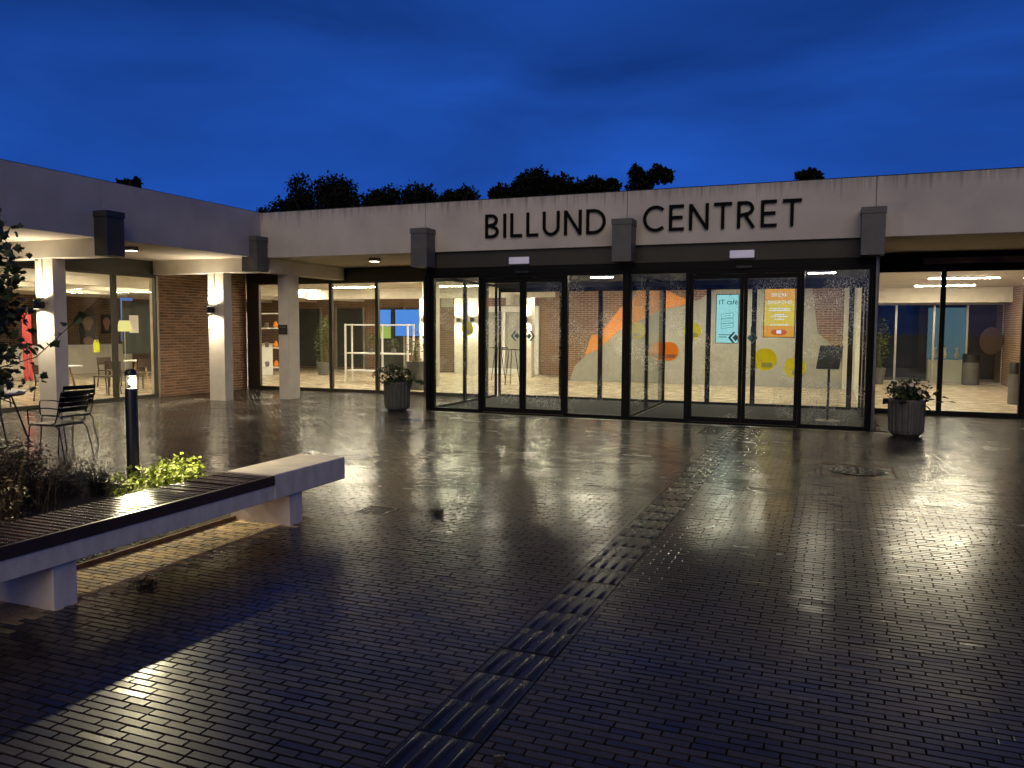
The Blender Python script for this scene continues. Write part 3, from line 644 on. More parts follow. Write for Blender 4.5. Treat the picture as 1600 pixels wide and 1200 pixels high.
for x, y, nn_ in ((-6.2, 19.8, 'behind the first sliding doors'), (-2.2, 19.8, 'above the two hanging screens'), (-5.4, 22.4, 'close before the orange ridge'), (-2.0, 22.4, 'close before the grey mountain')):
    ceiling_light(x, y, 1.7, 'x', 'white ceiling light strip ' + nn_ + ' of the mural hall', 'mural hall ceiling strips')
for x, y, nn_ in ((2.0, 18.6, 'close behind the window'), (2.9, 22.0, 'halfway down'), (2.9, 25.5, 'before the concrete beam')):
    ceiling_light(x, y, 1.5, 'x', 'white side room ceiling light strip ' + nn_, 'side room ceiling strips', mat='strip2')
for x, nn_ in ((-4.3, 'beside the middle entrance post'), (-.2, 'above the info stand')): ceiling_light(x, 15.6, .45, 'x', 'short white lobby ceiling light ' + nn_, None, z=2.72, wd=.06, mat='strip3')
ceiling_light(-6.75, 15.6, .45, 'x', 'short white lobby ceiling light at the outer end of the first lobby', None, z=2.72, wd=.06, mat='strip3')
def wall_lamp(x, y, z, label, power, group=None, face=-1):
    t = thing('wall_lamp', label, 'wall lamp', (x, y, z), group=group)
    MB().lathe([(.055,-.075),(.055,.075)], 24, (0, face*.13, 0)).ob('shade_tube', 'black', t, smooth=True)
    B(-.045, .045, min(face*.08, 0), max(face*.08, 0), -.06, .06).ob('mount', 'black', t)
    MB().lathe([(.045,.0755),(.045,.0765)], 20, (0, face*.13, 0)).ob('upper_lens', 'led', t)
    MB().lathe([(.045,-.0765),(.045,-.0755)], 20, (0, face*.13, 0)).ob('lower_lens', 'led', t)
    light('uplight', 'SPOT', (0, face*.13, .085), power, t, direction=(0, face*.02, 1), spot=R(165), blend=1.0, r=.03)
    light('downlight', 'SPOT', (0, face*.13, -.085), power, t, direction=(0, face*.02, -1), spot=R(165), blend=1.0, r=.03)
    return t
wall_lamp(-13.10, 10.22, 2.03, 'black up and down wall lamp on the white column beside the garden chairs', 130, 'wall lamps on the outdoor columns')
wall_lamp(-12.88, 14.22, 2.03, 'black up and down wall lamp on the white column before the brick wall', 130, 'wall lamps on the outdoor columns')
for i, (x, y, lab) in enumerate(((-13.6, 25.6, 'left of the pair seen through the first lobby'), (-12.6, 26.4, 'right of the pair seen through the first lobby'), (-11.6, 25.4, 'left of the white framed window'), (-9.55, 25.2, 'right of the white framed window'), (-10.55, 20.1, 'nearest the glass behind the ribbed planter'))):
    lab = 'indoor wall lamp on a white column, ' + lab
    B(x-.2, x+.2, y, y+.3, 0, 2.949).ob('column', 'concrete', bld, bevel=.006)
    wall_lamp(x, y, 1.95, lab, 180, 'wall lamps inside the hall')
def soffit_lamp(x, y, label, p):
    t = thing('soffit_lamp', label, 'soffit lamp', (x, y, 3.164), group='square lamps under the eaves')
    B(-.09,.09,-.09,.09,-.07,-.001).ob('housing', 'endcap', t); B(-.075,.075,-.075,.075,-.078,-.071).ob('lens', 'led', t)
    light('downlight', 'SPOT', (0,0,-.09), p, t, direction=(0,0,-1), spot=R(120), blend=.8, r=.06)
soffit_lamp(-12.45, 11.6, 'small square soffit lamp under the eaves of the long left wing', 70)
soffit_lamp(-9.3, 15.2, 'small square soffit lamp under the eaves above the corner windows', 30)
for x, lb in ((-5.6, 'small pale emergency lamp on the dark band below the word BILLUND'), (-1.48, 'small pale emergency lamp on the dark band below the word CENTRET')):
    t = thing('emergency_lamp', lb, 'emergency lamp', (x, YE-.006, 2.95), group='emergency lamps over the doors')
    B(-.215,.215,-.03,0,-.08,.08).ob('back_plate', 'endcap', t, bevel=.008); B(-.205,.205,-.075,-.031,-.066,.066).ob('lens', 'purple', t, bevel=.015)

# ------------------------------------------------------------------ lettering
def stroke(mb, pts, wd, y0, y1):
    """flat bar lettering stroke along a polyline in the x-z plane"""
    P = [Vector((p[0], p[1])) for p in pts]; n = len(P); Lf = []; Rt = []
    for i in range(n):
        d0 = (P[i]-P[i-1]).normalized() if i else (P[1]-P[0]).normalized(); d1 = (P[i+1]-P[i]).normalized() if i < n-1 else d0
        n0 = Vector((-d0.y, d0.x)); n1 = Vector((-d1.y, d1.x)); mm = (n0+n1).normalized(); k = wd/2/max(.4, mm.dot(n0))
        Lf.append(P[i]+mm*k); Rt.append(P[i]-mm*k)
    v = [(q.x, y0, q.y) for q in Lf]+[(q.x, y0, q.y) for q in Rt]+[(q.x, y1, q.y) for q in Lf]+[(q.x, y1, q.y) for q in Rt]
    f = []
    for i in range(n-1):
        f += [(i, i+1, n+i+1, n+i), (2*n+i, 3*n+i, 3*n+i+1, 2*n+i+1), (i, 2*n+i, 2*n+i+1, i+1), (n+i, n+i+1, 3*n+i+1, 3*n+i)]
    f += [(0, n, 3*n, 2*n), (n-1, 3*n-1, 4*n-1, 2*n-1)]
    mb.add(v, f)
def arc(cx, cz, rx, rz_, a0, a1, n=18): return [(cx+rx*math.cos(R(a0+(a1-a0)*i/n)), cz+rz_*math.sin(R(a0+(a1-a0)*i/n))) for i in range(n+1)]
H = .45; W = .053; h = W/2
def glyph(c):
    if c == 'I': return [[(h,0),(h,H)]], W
    if c == 'L': return [[(h,0),(h,H)], [(W,h),(.235,h)]], .235
    if c == 'E': return [[(h,0),(h,H)], [(W,h),(.26,h)], [(W,H-h),(.255,H-h)], [(W,H*.51),(.235,H*.51)]], .26
    if c == 'T': return [[(.15,0),(.15,H-W)], [(0,H-h),(.30,H-h)]], .30
    if c == 'N': return [[(h,0),(h,H)], [(.335-h,0),(.335-h,H)], [(h*1.1,H-.012),(.335-h*1.1,.012)]], .335
    if c == 'U': return [[(h,H)]+[(h,.17)]+arc(.165,.165,.165-h,.165-h,180,360)+[(.33-h,.17),(.33-h,H)]], .33
    if c == 'D': return [[(h,0),(h,H)], [(W,H-h)]+arc(.14,H/2,.225-h,H/2-h,90,-90)+[(W,h)]], .365
    if c == 'C': return [arc(.225,H/2,.225-h,H/2-h+.004,48,312,26)], .375
    if c == 'B': return [[(h,0),(h,H)], [(W,H-h),(.12,H-h)]+arc(.125,H*.745,.105,H*.255-h,90,-90,12)+[(W,H*.52)], [(.10,H*.50),(.13,H*.49)]+arc(.135,H*.265,.115,H*.265-h,80,-90,12)+[(W,h)]], .285
    if c == 'R': return [[(h,0),(h,H)], [(W,H-h),(.14,H-h)]+arc(.145,H*.73,.105,H*.27-h,90,-90,12)+[(W,H*.48)], [(.135,H*.47),(.275,.0)]], .30
sign = thing('lettering_sign', 'raised black capital letters reading BILLUND CENTRET on the concrete fascia', 'sign', (0, YF, 3.39))
def word(txt, x0, x1):
    gw = [glyph(c)[1] for c in txt]; gap = (x1-x0-sum(gw))/(len(txt)-1); x = x0
    for c, g in zip(txt, gw):
        mb = MB()
        for i, s in enumerate(glyph(c)[0]): stroke(mb, s, W, -.045-.0012*i, -.012)
        mb.ob('letter', 'letter', sign, (x, 0, 0)); x += g+gap
word('BILLUND', -6.28, -3.89); word('CENTRET', -3.20, -.53)

# notice plate on the corner column
t = thing('notice_plate', 'small black notice plate with pale lines on the corner column', 'notice', (-11.68, 15.115, 1.60))
B(-.12,.12,-.012,0,-.11,.11).ob('plate', 'black', t); B(-.085,.085,-.0145,-.0122,.045,.07).ob('text_line', 'endcap', t); B(-.07,.07,-.0145,-.0122,-.06,-.045).ob('text_line', 'endcap', t)

# ------------------------------------------------------------------ planting bed, bench, bollard
B(BED[0]+.01, BED[1]-.01, BED[2], BED[3]-.01, -.07, .012).ob('planting_bed', 'soil', kind='structure')
t = thing('bed_edging', 'rusty steel edging strip along the planting bed under the bench', 'edging', (-4.715, 2.5, 0))
B(-.006,.006,-5.4,3.64,-.05,.036).ob('strip', 'corten', t); B(-2.96,-.007,3.628,3.64,-.05,.012).ob('end_strip', 'corten', t)
BX0, BX1, BY0, BY1 = -4.60, -4.12, .4, 6.2
bench = thing('bench', 'long pale concrete bench with dark wet timber slats beside the planting bed', 'bench', (-4.36, 3.3, 0))
def bl(mb): mb.v = [(x+4.36, y-3.3, z) for x, y, z in mb.v]; return mb
bl(B(BX0, BX1, 5.20, BY1, .265, .468)).ob('seat_block', 'bench', bench, bevel=.008)
bl(B(BX0+.003, BX1-.003, BY0, 5.199, .265, .385)).ob('beam', 'bench', bench, bevel=.006)
for y0, y1 in ((5.42, 5.60), (3.24, 3.40), (.9, 1.06)): bl(B(BX0-.16, BX1-.03, y0, y1, -.03, .264)).ob('leg', 'bench', bench, bevel=.006)
bl(B(BX1-.022, BX1+.004, BY0, 5.196, .387, .462)).ob('edge_board', 'darkwood', bench)
smesh = {}
y = BY0; 
while y < 5.17:
    o = bl(B(BX0-.01, BX1-.024, y, y+.034, .400, .464)).ob('slat', 'slat', bench, bevel=.004); o.rotation_euler = (rng.normal(0,.0018),0,0)
    y += .0545
bol = thing('bollard_lamp', 'slim black bollard lamp with a lit glass head in the planting bed', 'bollard lamp', (-5.80, 5.36, 0))
MB().lathe([(.053,-.05),(.053,1.09),(.050,1.10)], 24).ob('post', 'black', bol, smooth=True)
MB().lathe([(.044,1.10),(.044,1.215)], 24).ob('glass_head', 'glass', bol, smooth=True)
MB().lathe([(.052,1.216),(.052,1.245),(.040,1.268),(.001,1.275)], 24).ob('cap', 'black', bol, smooth=True)
sh = MB(); A = [R(75+i*12) for i in range(16)]
sh.add([(.047*math.cos(a), .047*math.sin(a), z) for z in (1.10, 1.216) for a in A], [(i, i+1, i+17, i+16) for i in range(15)])
sh.ob('rear_shield', 'black', bol)
MB().lathe([(.001,1.13),(.016,1.14),(.02,1.16),(.016,1.18),(.001,1.19)], 12).ob('bulb', 'bulb', bol, smooth=True)
light('bollard_light', 'POINT', (.028, -.0, 1.165), 160, bol, color=(1,.86,.52), r=.012)

# ------------------------------------------------------------------ planting
def leafcloud(n, center, rad, size, shape='leaf', flat=.6, ground=None):
    """many small folded leaves spread through an uneven volume"""
    mb = MB(); lc = np.array(center)+rng.normal(0,.38,(9,3))*np.array(rad); ls = rng.uniform(.45,.8,9)
    k = rng.integers(9, size=n); d = rng.normal(0,1,(n,3)); d /= np.linalg.norm(d, axis=1)[:,None]
    p = lc[k] + d*np.array(rad)*(ls[k]*rng.uniform(.35,1,n)**.6)[:,None]
    if ground is not None: p[:,2] = np.where(p[:,2] < ground, ground+rng.uniform(0,.03,n), p[:,2])
    return leaves(mb, p, size*rng.uniform(.6,1.3,n), flat)
def leaves(mb, p, s, flat=.6):
    n = len(p); a = rng.uniform(0, 2*math.pi, n); u = np.c_[np.cos(a), np.sin(a), rng.normal(0, flat, n)]; u /= np.linalg.norm(u, axis=1)[:,None]
    w_ = np.cross(u, (0,0,1)); w_ /= np.maximum(np.linalg.norm(w_, axis=1), 1e-3)[:,None]; w_[:,2] += rng.normal(0, flat, n)
    n_ = np.cross(u, w_); n_ /= np.linalg.norm(n_, axis=1)[:,None]; s = np.asarray(s)[:,None]
    v = np.stack([p, p+u*s*.5+w_*s*.28-n_*s*.06, p+u*s, p+u*s*.5-w_*s*.28-n_*s*.06, p+u*s*.45+n_*s*.03], 1).reshape(-1,3)
    f = (np.array([(0,4,1),(1,4,2),(2,4,3),(3,4,0)])[None] + (np.arange(n)*5)[:,None,None] + len(mb.v)).reshape(-1,3)
    mb.v += v.tolist(); mb.f += f.tolist(); return mb
def blades(n, base_r, hgt, lean, wd, droop=.4):
    mb = MB()
    for i in range(n):
        a = rng.uniform(0, 2*math.pi); r0 = base_r*math.sqrt(rng.uniform()); p = np.array((r0*math.cos(a*3), r0*math.sin(a*3), 0)); d = np.array((math.cos(a), math.sin(a), 0))
        hh = hgt*rng.uniform(.5,1.1); ln = lean*rng.uniform(.2,1.2); sd_ = np.array((-d[1], d[0], 0))*wd
        k = 5; prev = None; v = []
        for j in range(k):
            q = j/(k-1); c_ = p + d*ln*q**1.6 + np.array((0,0,hh*(q-droop*q**3*.6))); ww = sd_*(1-q*.93); v += [c_-ww, c_+ww]
        mb.add(v, [(2*j,2*j+1,2*j+3,2*j+2) for j in range(k-1)])
    return mb
def shrub(name, label, cat, loc, parts):
    t = thing(name, label, cat, loc)
    for nm, mb, mt in parts: mb.ob(nm, mt, t)
    return t
shrub('ornamental_shrub', 'brown tangled shrub of dry stems behind the slatted bench', 'shrub', (-6.75, 4.75, .0),
      [('stems', blades(420, .50, .66, .45, .0022, .1), 'straw'), ('foliage', leafcloud(5200, (0,0,.27), (.66,.62,.27), .040, ground=.01), 'leafred')])
shrub('ornamental_shrub', 'low reddish shrub at the picture edge close behind the bench slats', 'shrub', (-6.05, 3.75, .0),
      [('stems', blades(420, .45, .42, .38, .0022, .2), 'straw'), ('foliage', leafcloud(3600, (0,0,.18), (.66,.6,.2), .038, ground=.01), 'leafred')])
shrub('ornamental_shrub', 'low dark shrub between the maple trunk and the spiky grass tuft', 'shrub', (-7.15, 5.55, .0),
      [('stems', blades(260, .35, .5, .35, .0024, .2), 'straw'), ('foliage', leafcloud(2200, (0,0,.15), (.42,.40,.17), .036, ground=.01), 'leafred')])
shrub('grass_tuft', 'dark spiky grass tuft growing just left of the bollard lamp', 'grass tuft', (-6.55, 5.62, 0), [('blade_clump', blades(300, .06, .52, .55, .0032, .8), 'blade')])
shrub('ground_cover_plant', 'bright yellow-green leafy ground cover lit by the bollard lamp', 'plant', (-5.46, 5.40, 0),
      [('foliage', leafcloud(2300, (0,0,.25), (.30,.46,.19), .050, ground=.02), 'leafyel'), ('stems', blades(90, .38, .34, .1, .003, .2), 'blade')])
shrub('ground_cover_plant', 'sparse green ground cover at the foot of the brown shrub', 'plant', (-5.35, 4.75, 0),
      [('foliage', leafcloud(700, (0,0,.05), (.45,.75,.07), .038, ground=.01), 'leafmid')])
shrub('ground_cover_plant', 'low weeds and dead leaves under the bench beam', 'plant', (-4.95, 3.6, 0),
      [('foliage', leafcloud(900, (0,0,.02), (.20,1.3,.03), .034, ground=.012), 'leafmid')])
shrub('grass_tuft', 'small wispy weed tuft standing behind the concrete bench end', 'grass tuft', (-5.0, 6.35, 0), [('blade_clump', blades(60, .05, .26, .12, .003, .3), 'blade'), ('foliage', leafcloud(70, (0,0,.16), (.1,.1,.1), .03), 'leafmid')])

# young maple whose branches hang into view
def maple_leaf(mb, p, s, u, n_):
    u = u/np.linalg.norm(u); w_ = np.cross(n_, u); w_ /= np.linalg.norm(w_)
    pts = [(0,0),(.18,.22),(.10,.46),(.36,.40),(.44,.62),(.62,.34),(1.0,.0),(.62,-.34),(.44,-.62),(.36,-.40),(.10,-.46),(.18,-.22)]
    k = len(pts); nn = np.cross(u, w_)
    mb.add([p + (u*a + w_*b - nn*abs(b)*.25)*s for a, b in pts] + [p+u*.4*s], [(i, (i+1)%k, k) for i in range(k)])
tree = thing('young_maple_tree', 'young dark-leaved maple tree whose branches reach in beside the garden chairs', 'tree', (-7.98, 5.35, 0))
tr_ = MB(); tr_.tube([(0,0,-.05),(.02,.01,.8),(-.02,.03,1.5),(.03,.0,2.2),(.0,.02,2.75)], .035, 10, .012)
lv = MB()
ends = []
for i in range(95):
    z0 = rng.uniform(.9, 2.55); a = rng.uniform(0, 2*math.pi); ln = rng.uniform(.35,.72)*(1.0-.35*abs(z0-1.8)); d = np.array((math.cos(a), math.sin(a), rng.uniform(.05,.55)))
    p0 = np.array((0,0,z0)); p1 = p0+d*ln*.5; p2 = p0+d*ln+np.array((0,0,-.05)); ends.append((p0,p1,p2))
ends.append((np.array((.05,0,1.15)), np.array((.85,.12,1.35)), np.array((1.62,.22,1.93))))
ends.append((np.array((.0,0,2.3)), np.array((.4,.05,2.5)), np.array((.62,.05,2.66))))
for p0, p1, p2 in ends:
    tr_.tube([p0, p1, p2], .008, 6, .002)
    long = np.linalg.norm(p2-p0) > 1.2
    for j in range(15 if long else 30):
        q = rng.uniform(.5 if long else .15, 1); p = (p0*(1-q)**2 + 2*p1*q*(1-q) + p2*q*q) + rng.normal(0, .02 if long else .09, 3)
        u = rng.normal(0,1,3); u[2] -= .5; n_ = rng.normal(0,1,3); n_[2] += .6
        maple_leaf(lv, p, rng.uniform(.055,.10), u, n_)
tr_.ob('trunk', 'bark', tree); lv.ob('crown', 'leafdark', tree)

# fallen leaves and a clump of wet leaves on the paving
for i, (x, y, lb) in enumerate(((-4.02, 3.80, 'dark clump of wet leaves on the paving by the near bench leg'), (-3.22, 6.3, 'flat dark clump of wet leaves beside the drain grate'))):
    t = thing('leaf_clump', lb, 'leaf clump', (x, y, .003), group='wet leaf clumps'); leafcloud(80, (0,0,.012), (.075,.05,.012), .04, ground=.001).ob('leaves', 'leafred', t)
for (x, y, lb) in ((-1.16, 2.72, 'single pale fallen leaf beside the tactile path at the lower edge'), (-.62, 6.9, 'single fallen leaf on wet paving between tactile path and manhole'), (1.15, 11.6, 'single fallen leaf on the paving before the flowering planter'), (-8.2, 12.4, 'single fallen leaf on wet paving before the corner windows planter'), (-5.2, 12.6, 'single fallen leaf on the paving before the first sliding doors')):
    mb = MB(); maple_leaf(mb, np.zeros(3), .06, np.array((1,.4,.1)), np.array((0,0,1.)))
    t = thing('fallen_leaf', lb, 'leaf', (x, y, .012), rng.uniform(0,6), 'fallen leaves'); mb.ob('leaf_blade', 'leafred', t)

# ------------------------------------------------------------------ planters
def planter(loc, label, seed, flowers):
    t = thing('planter', label, 'planter', loc, group='planters beside the entrance')
    wob = lambda a, z: 1 + .028*(1 if math.sin(a*20) > 0 else -1)*(1 if .06 < z < .54 else 0)
    MB().lathe([(.17,.0),(.19,.02),(.235,.05),(.25,.10),(.262,.50),(.265,.56),(.255,.585),(.225,.585),(.22,.53)], 120, wob=wob).ob('pot', 'planter', t, smooth=False)
    MB().lathe([(.223,.53),(.001,.54)], 24).ob('soil', 'soil', t)
    leafcloud(1100, (0,0,.72), (.30,.30,.17), .062, ground=.55).ob('foliage', 'leafdark', t)
    blades(90, .14, .42, .25, .004, .4).ob('stems', 'leafdark', t, (0,0,.54))
    leafcloud(40, (0,-.05,.60), (.36,.34,.08), .17, flat=.5, ground=.5).ob('large_leaves', 'leafdark', t)
    for i in range(flowers):
        a = rng.uniform(-2.8, -.4); r_ = rng.uniform(.12,.26); p = np.array((r_*math.cos(a), r_*math.sin(a), rng.uniform(.70,.86))); fl = MB()
        for k in range(9):
            b = 2*math.pi*k/9; u = np.array((math.cos(b), -.35, math.sin(b))); s = .036
            v = np.cross(u, (0,1,0)); fl.add([p, p+u*s*.6+v*s*.25, p+u*s, p+u*s*.6-v*s*.25], [(0,1,2,3)])
        o = fl.ob('flower', 'petal', t); mb = MB(); mb.lathe([(.001,-.008),(.012,0),(.001,.008)], 8, tuple(p+np.array((0,-.012,0)))); mb.ob('flower_centre', 'ofilm', o)
planter((-8.05, 13.98, 0), 'round ribbed dark planter with leafy plants before the corner windows', 1, 0)
planter((1.12, 13.86, 0), 'round ribbed dark planter with pale daisies beside the entrance downpipe', 2, 6)

# ------------------------------------------------------------------ garden furniture
def garden_chair(loc, rz, label):
    t = thing('garden_chair', label, 'chair', loc, rz, 'garden chairs')
    r = .0085
    for s in (-1, 1):
        y = .225*s
        MB().tube([(-.27,y*1.04,0),(-.225,y,.425),(-.18,y,.44)], r, 8).ob('leg', 'black', t, smooth=True)
        MB().tube([(.30,y*1.02,0),(.215,y*.95,.38),(.16,y*.95,.43)], r, 8).ob('leg', 'black', t, smooth=True)
        MB().tube([(-.21,y*1.12,.44),(-.215,y*1.16,.60),(-.185,y*1.18,.645),(.10,y*1.16,.655),(.215,y*1.0,.64)], r, 8).ob('armrest', 'black', t, smooth=True)
        MB().tube([(.10,y*.98,.445),(.165,y,.47),(.20,y,.56),(.275,y*.98,.85)], r, 8).ob('back_post', 'black', t, smooth=True)
    fr = MB(); fr.tube([(-.225,-.225,.437),(-.225,.225,.437)], r, 8); fr.tube([(-.225,-.225,.437),(.17,-.215,.43)], r, 8); fr.tube([(-.225,.225,.437),(.17,.215,.43)], r, 8); fr.tube([(.17,-.215,.43),(.17,.215,.43)], r, 8)
    fr.ob('seat_frame', 'black', t, smooth=True)
    for i in range(9):
        x = -.21+i*.045; B(x, x+.034, -.215, .215, .441, .450).ob('seat_slat', 'black', t)
    for i in range(4):
        f0, f1 = .60+i*.066, .60+i*.066+.054; X = lambda z: .20+(z-.56)*.259
        mb = MB(); seg = 7; v = []
        for z in (f0, f1):
            for dx in (-.008, .004):
                for k in range(seg+1):
                    y = -.23+.46*k/seg; v.append((X(z)+dx+.03*(1-(y/.23)**2), y, z))
        n = seg+1; f = []
        for k in range(seg): f += [(k,k+1,2*n+k+1,2*n+k), (n+k+1,n+k,3*n+k,3*n+k+1), (2*n+k,2*n+k+1,3*n+k+1,3*n+k), (k+1,k,n+k,n+k+1)]
        f += [(0,2*n,3*n,n), (n-1,2*n-1,4*n-1,3*n-1)]
        mb.add(v, f); mb.ob('back_slat', 'black', t)
    return t
garden_chair((-8.95, 7.15, 0), R(6), 'black slatted metal garden armchair nearest the planting bed')
garden_chair((-9.74, 7.92, 0), R(-6), 'black slatted metal garden armchair closer to the round table')
t = thing('garden_table', 'round pale topped metal garden table beside the two slatted chairs', 'table', (-11.1, 7.66, 0), R(12))
MB().lathe([(.54,.700),(.555,.706),(.555,.722),(.54,.728),(.001,.728)], 48).ob('table_top', 'tabletop', t, smooth=True)
MB().lathe([(.50,.672),(.53,.672),(.53,.699),(.50,.699)], 48).ob('rim', 'black', t)
for k in range(4):
    a = R(-20+90*k); c_, s_ = math.cos(a), math.sin(a)
    MB().tube([(.62*c_,.62*s_,0),(.42*c_,.42*s_,.60),(.38*c_,.38*s_,.69)], .013, 8).ob('leg', 'black', t, smooth=True)
    MB().tube([(.44*c_,.44*s_,.52),(.12*c_,.12*s_,.68)], .009, 8).ob('brace', 'black', t, smooth=True)

# ------------------------------------------------------------------ mural, films, screens, info stand
t = thing('wall_mural', 'grey mountain shape with an orange ridge painted on the hall brick wall', 'mural', (-3.6, 24.298, 0))
grey = [(-7.7,.004),(-7.56,.46),(-7.21,.81),(-6.73,1.04),(-6.17,1.56),(-4.87,2.22),(-4.09,2.39),(-3.66,2.56),(-3.44,2.72),(-2.9,2.94),(-.56,2.94),(-.38,1.58),(-.06,1.29),(.26,.92),(.296,.49),(.296,.004)]
mb = MB(); mb.prism([(a+3.6, b) for a, b in grey], lambda a, b: (a, -.012, b), lambda a, b: (a, 0, b)); mb.ob('grey_field', 'grey', t)
org = [(-7.21,.82),(-7.01,1.45),(-6.74,1.49),(-6.12,2.27),(-5.47,2.86),(-4.77,2.87),(-4.07,2.54),(-4.09,2.40),(-4.87,2.23),(-6.17,1.57),(-6.73,1.05)]
mb = MB(); mb.prism([(a+3.6, b) for a, b in org], lambda a, b: (a, -.014, b), lambda a, b: (a, -.002, b)); mb.ob('orange_ridge', 'orange', t)
def disc(loc, r_, mat, label, note=True):
    t = thing('window_sticker', label, 'sticker', loc, group='round window stickers')
    n = 36; mb = MB(); mb.prism([(r_*math.cos(2*math.pi*i/n), r_*math.sin(2*math.pi*i/n)) for i in range(n)], lambda a, b: (a, -.003, b), lambda a, b: (a, 0, b)); mb.ob('film', mat, t)
    if note: B(-r_*.3, r_*.62, -.005, -.0032, -r_*.7, -r_*.3).ob('print', 'pfilm', t)
ys_ = YI+.02
disc((-1.31, ys_, 1.02), .24, 'yellow', 'large round yellow sticker on the inner glass below the orange screen')
disc((-.70, ys_, .86), .22, 'yellow', 'round yellow sticker on inner glass beside the info stand')
disc((-2.86, ys_, 1.62), .19, 'yellow', 'round yellow sticker on inner glass beside the cyan screen')
disc((-3.36, ys_, 1.16), .21, 'ofilm', 'round orange sticker low on the inner glass under the mural ridge')
disc((-8.12, YG+.03, 1.64), .165, 'yellow', 'round yellow sticker on the glass seen through the first lobby side')
def text(parent, s, size, loc, mat, align='CENTER', name='lettering'):
    c = bpy.data.curves.new(name, 'FONT'); c.body = s; c.size = size; c.align_x = align; c.extrude = .0006
    o = bpy.data.objects.new(name, c); COL.objects.link(o); o.parent = parent; o.location = loc; o.rotation_euler = (R(90), 0, 0)
    me = bpy.data.meshes.new_from_object(o.evaluated_get(bpy.context.evaluated_depsgraph_get())); bpy.data.objects.remove(o)
    r = mkob(name, me, mat, parent, loc); r.rotation_euler = (R(90), 0, 0); return r
def screen(name, label, x0, x1, z0, z1, y):
    t = thing(name, label, 'screen', ((x0+x1)/2, y, z0)); w_, h_ = x1-x0, z1-z0
    B(-w_/2-.015, w_/2+.015, .004, .05, -.015, h_+.015).ob('housing', 'black', t)
    for s in (-1, 1): MB().tube([(s*w_*.35, .025, h_+.015), (s*w_*.35, .025, 2.95-z0)], .006, 6).ob('hanger_rod', 'steel', t)
    return t, w_, h_
t, w_, h_ = screen('display_screen', 'tall cyan display screen reading IT café behind the sliding doors', -2.40, -1.93, 1.36, 2.42, 18.3)
B(-w_/2, w_/2, 0, .0035, 0, h_).ob('display', 'cyan', t)
text(t, 'IT café', .150, (-.19, -.002, h_-.21), 'ink', 'LEFT')
sk = MB()
for ang, cz in ((.12,.60),(.05,.48),(.16,.38)):
    c_, s_ = math.cos(ang), math.sin(ang)
    for (a, b, c, d) in ((-.13,-.05,.13,-.05),(-.13,.05,.13,.05),(-.13,-.05,-.13,.05),(.13,-.05,.13,.05),(-.10,.0,.08,.0)):
        p = [(a*c_-b*s_, cz+a*s_+b*c_), (c*c_-d*s_, cz+c*s_+d*c_)]; stroke(sk, p, .006, -.003-.0003*len(sk.v)/100, -.0008)
sk.ob('line_drawing', 'ink', t)
B(-.18,.10,-.003,-.0008,.17,.185).ob('text_line', 'ink', t); B(-.18,.0,-.003,-.0008,.12,.135).ob('text_line', 'ink', t)
t, w_, h_ = screen('display_screen', 'orange and yellow display screen with white lettering behind the sliding doors', -1.38, -.76, 1.50, 2.58, 18.3)
B(-w_/2, w_/2, 0, .0035, h_*.72, h_).ob('display', 'screenor', t); B(-w_/2, w_/2, 0, .0035, h_*.22, h_*.72-.0005).ob('display', 'screenyel', t); B(-w_/2, w_/2, 0, .0035, 0, h_*.22-.0005).ob('display', 'screenor', t)
text(t, 'BREAK', .12, (0, -.002, h_-.21), 'screentxt'); text(t, 'BREATHE', .12, (0, -.002, h_-.37), 'screentxt')
for z, wd in ((.60,.42),(.56,.44),(.47,.22),(.43,.36),(.37,.2),(.25,.40)): B(-wd/2, wd/2, -.003, -.0008, z, z+.022).ob('text_line', 'screentxt', t)
n = 20; mb = MB(); mb.prism([(.13*math.cos(2*math.pi*i/n)*1.3, .10+.07*math.sin(2*math.pi*i/n)) for i in range(n)], lambda a, b: (a, -.003, b), lambda a, b: (a, -.0008, b)); mb.ob('red_patch', 'screenred', t)
B(-.05,.05,-.005,-.0032,.07,.15).ob('white_patch', 'screentxt', t)
t = thing('info_stand', 'black information stand with tilted notice panel inside the glazed lobby', 'info stand', (-.03, 15.55, .003))
MB().lathe([(.21,.0),(.21,.012),(.18,.02),(.03,.026),(.001,.026)], 40).ob('base_plate', 'steel', t, smooth=True)
MB().tube([(0,0,.02),(0,0,1.05)], .022, 12).ob('pole', 'black', t, smooth=True)
pn = MB(); pn.add([(-.22,-.10,.95),(.17,-.10,.95),(.23,.02,1.37),(-.16,.02,1.37),(-.22,-.08,.945),(.17,-.08,.945),(.23,.04,1.365),(-.16,.04,1.365)], [(0,1,2,3),(7,6,5,4),(0,4,5,1),(1,5,6,2),(2,6,7,3),(3,7,4,0)])
p_ = pn.ob('panel', 'black', t)
pt = MB(); pt.add([(-.19,-.0945,.98),(.15,-.0945,.98),(.198,.0065,1.345),(-.138,.0065,1.345)], [(0,1,2,3)]); 
pt.v = [(x, y-.0045, z+.0013) for x, y, z in pt.v]; pt.ob('notice_sheet', 'chart', p_)

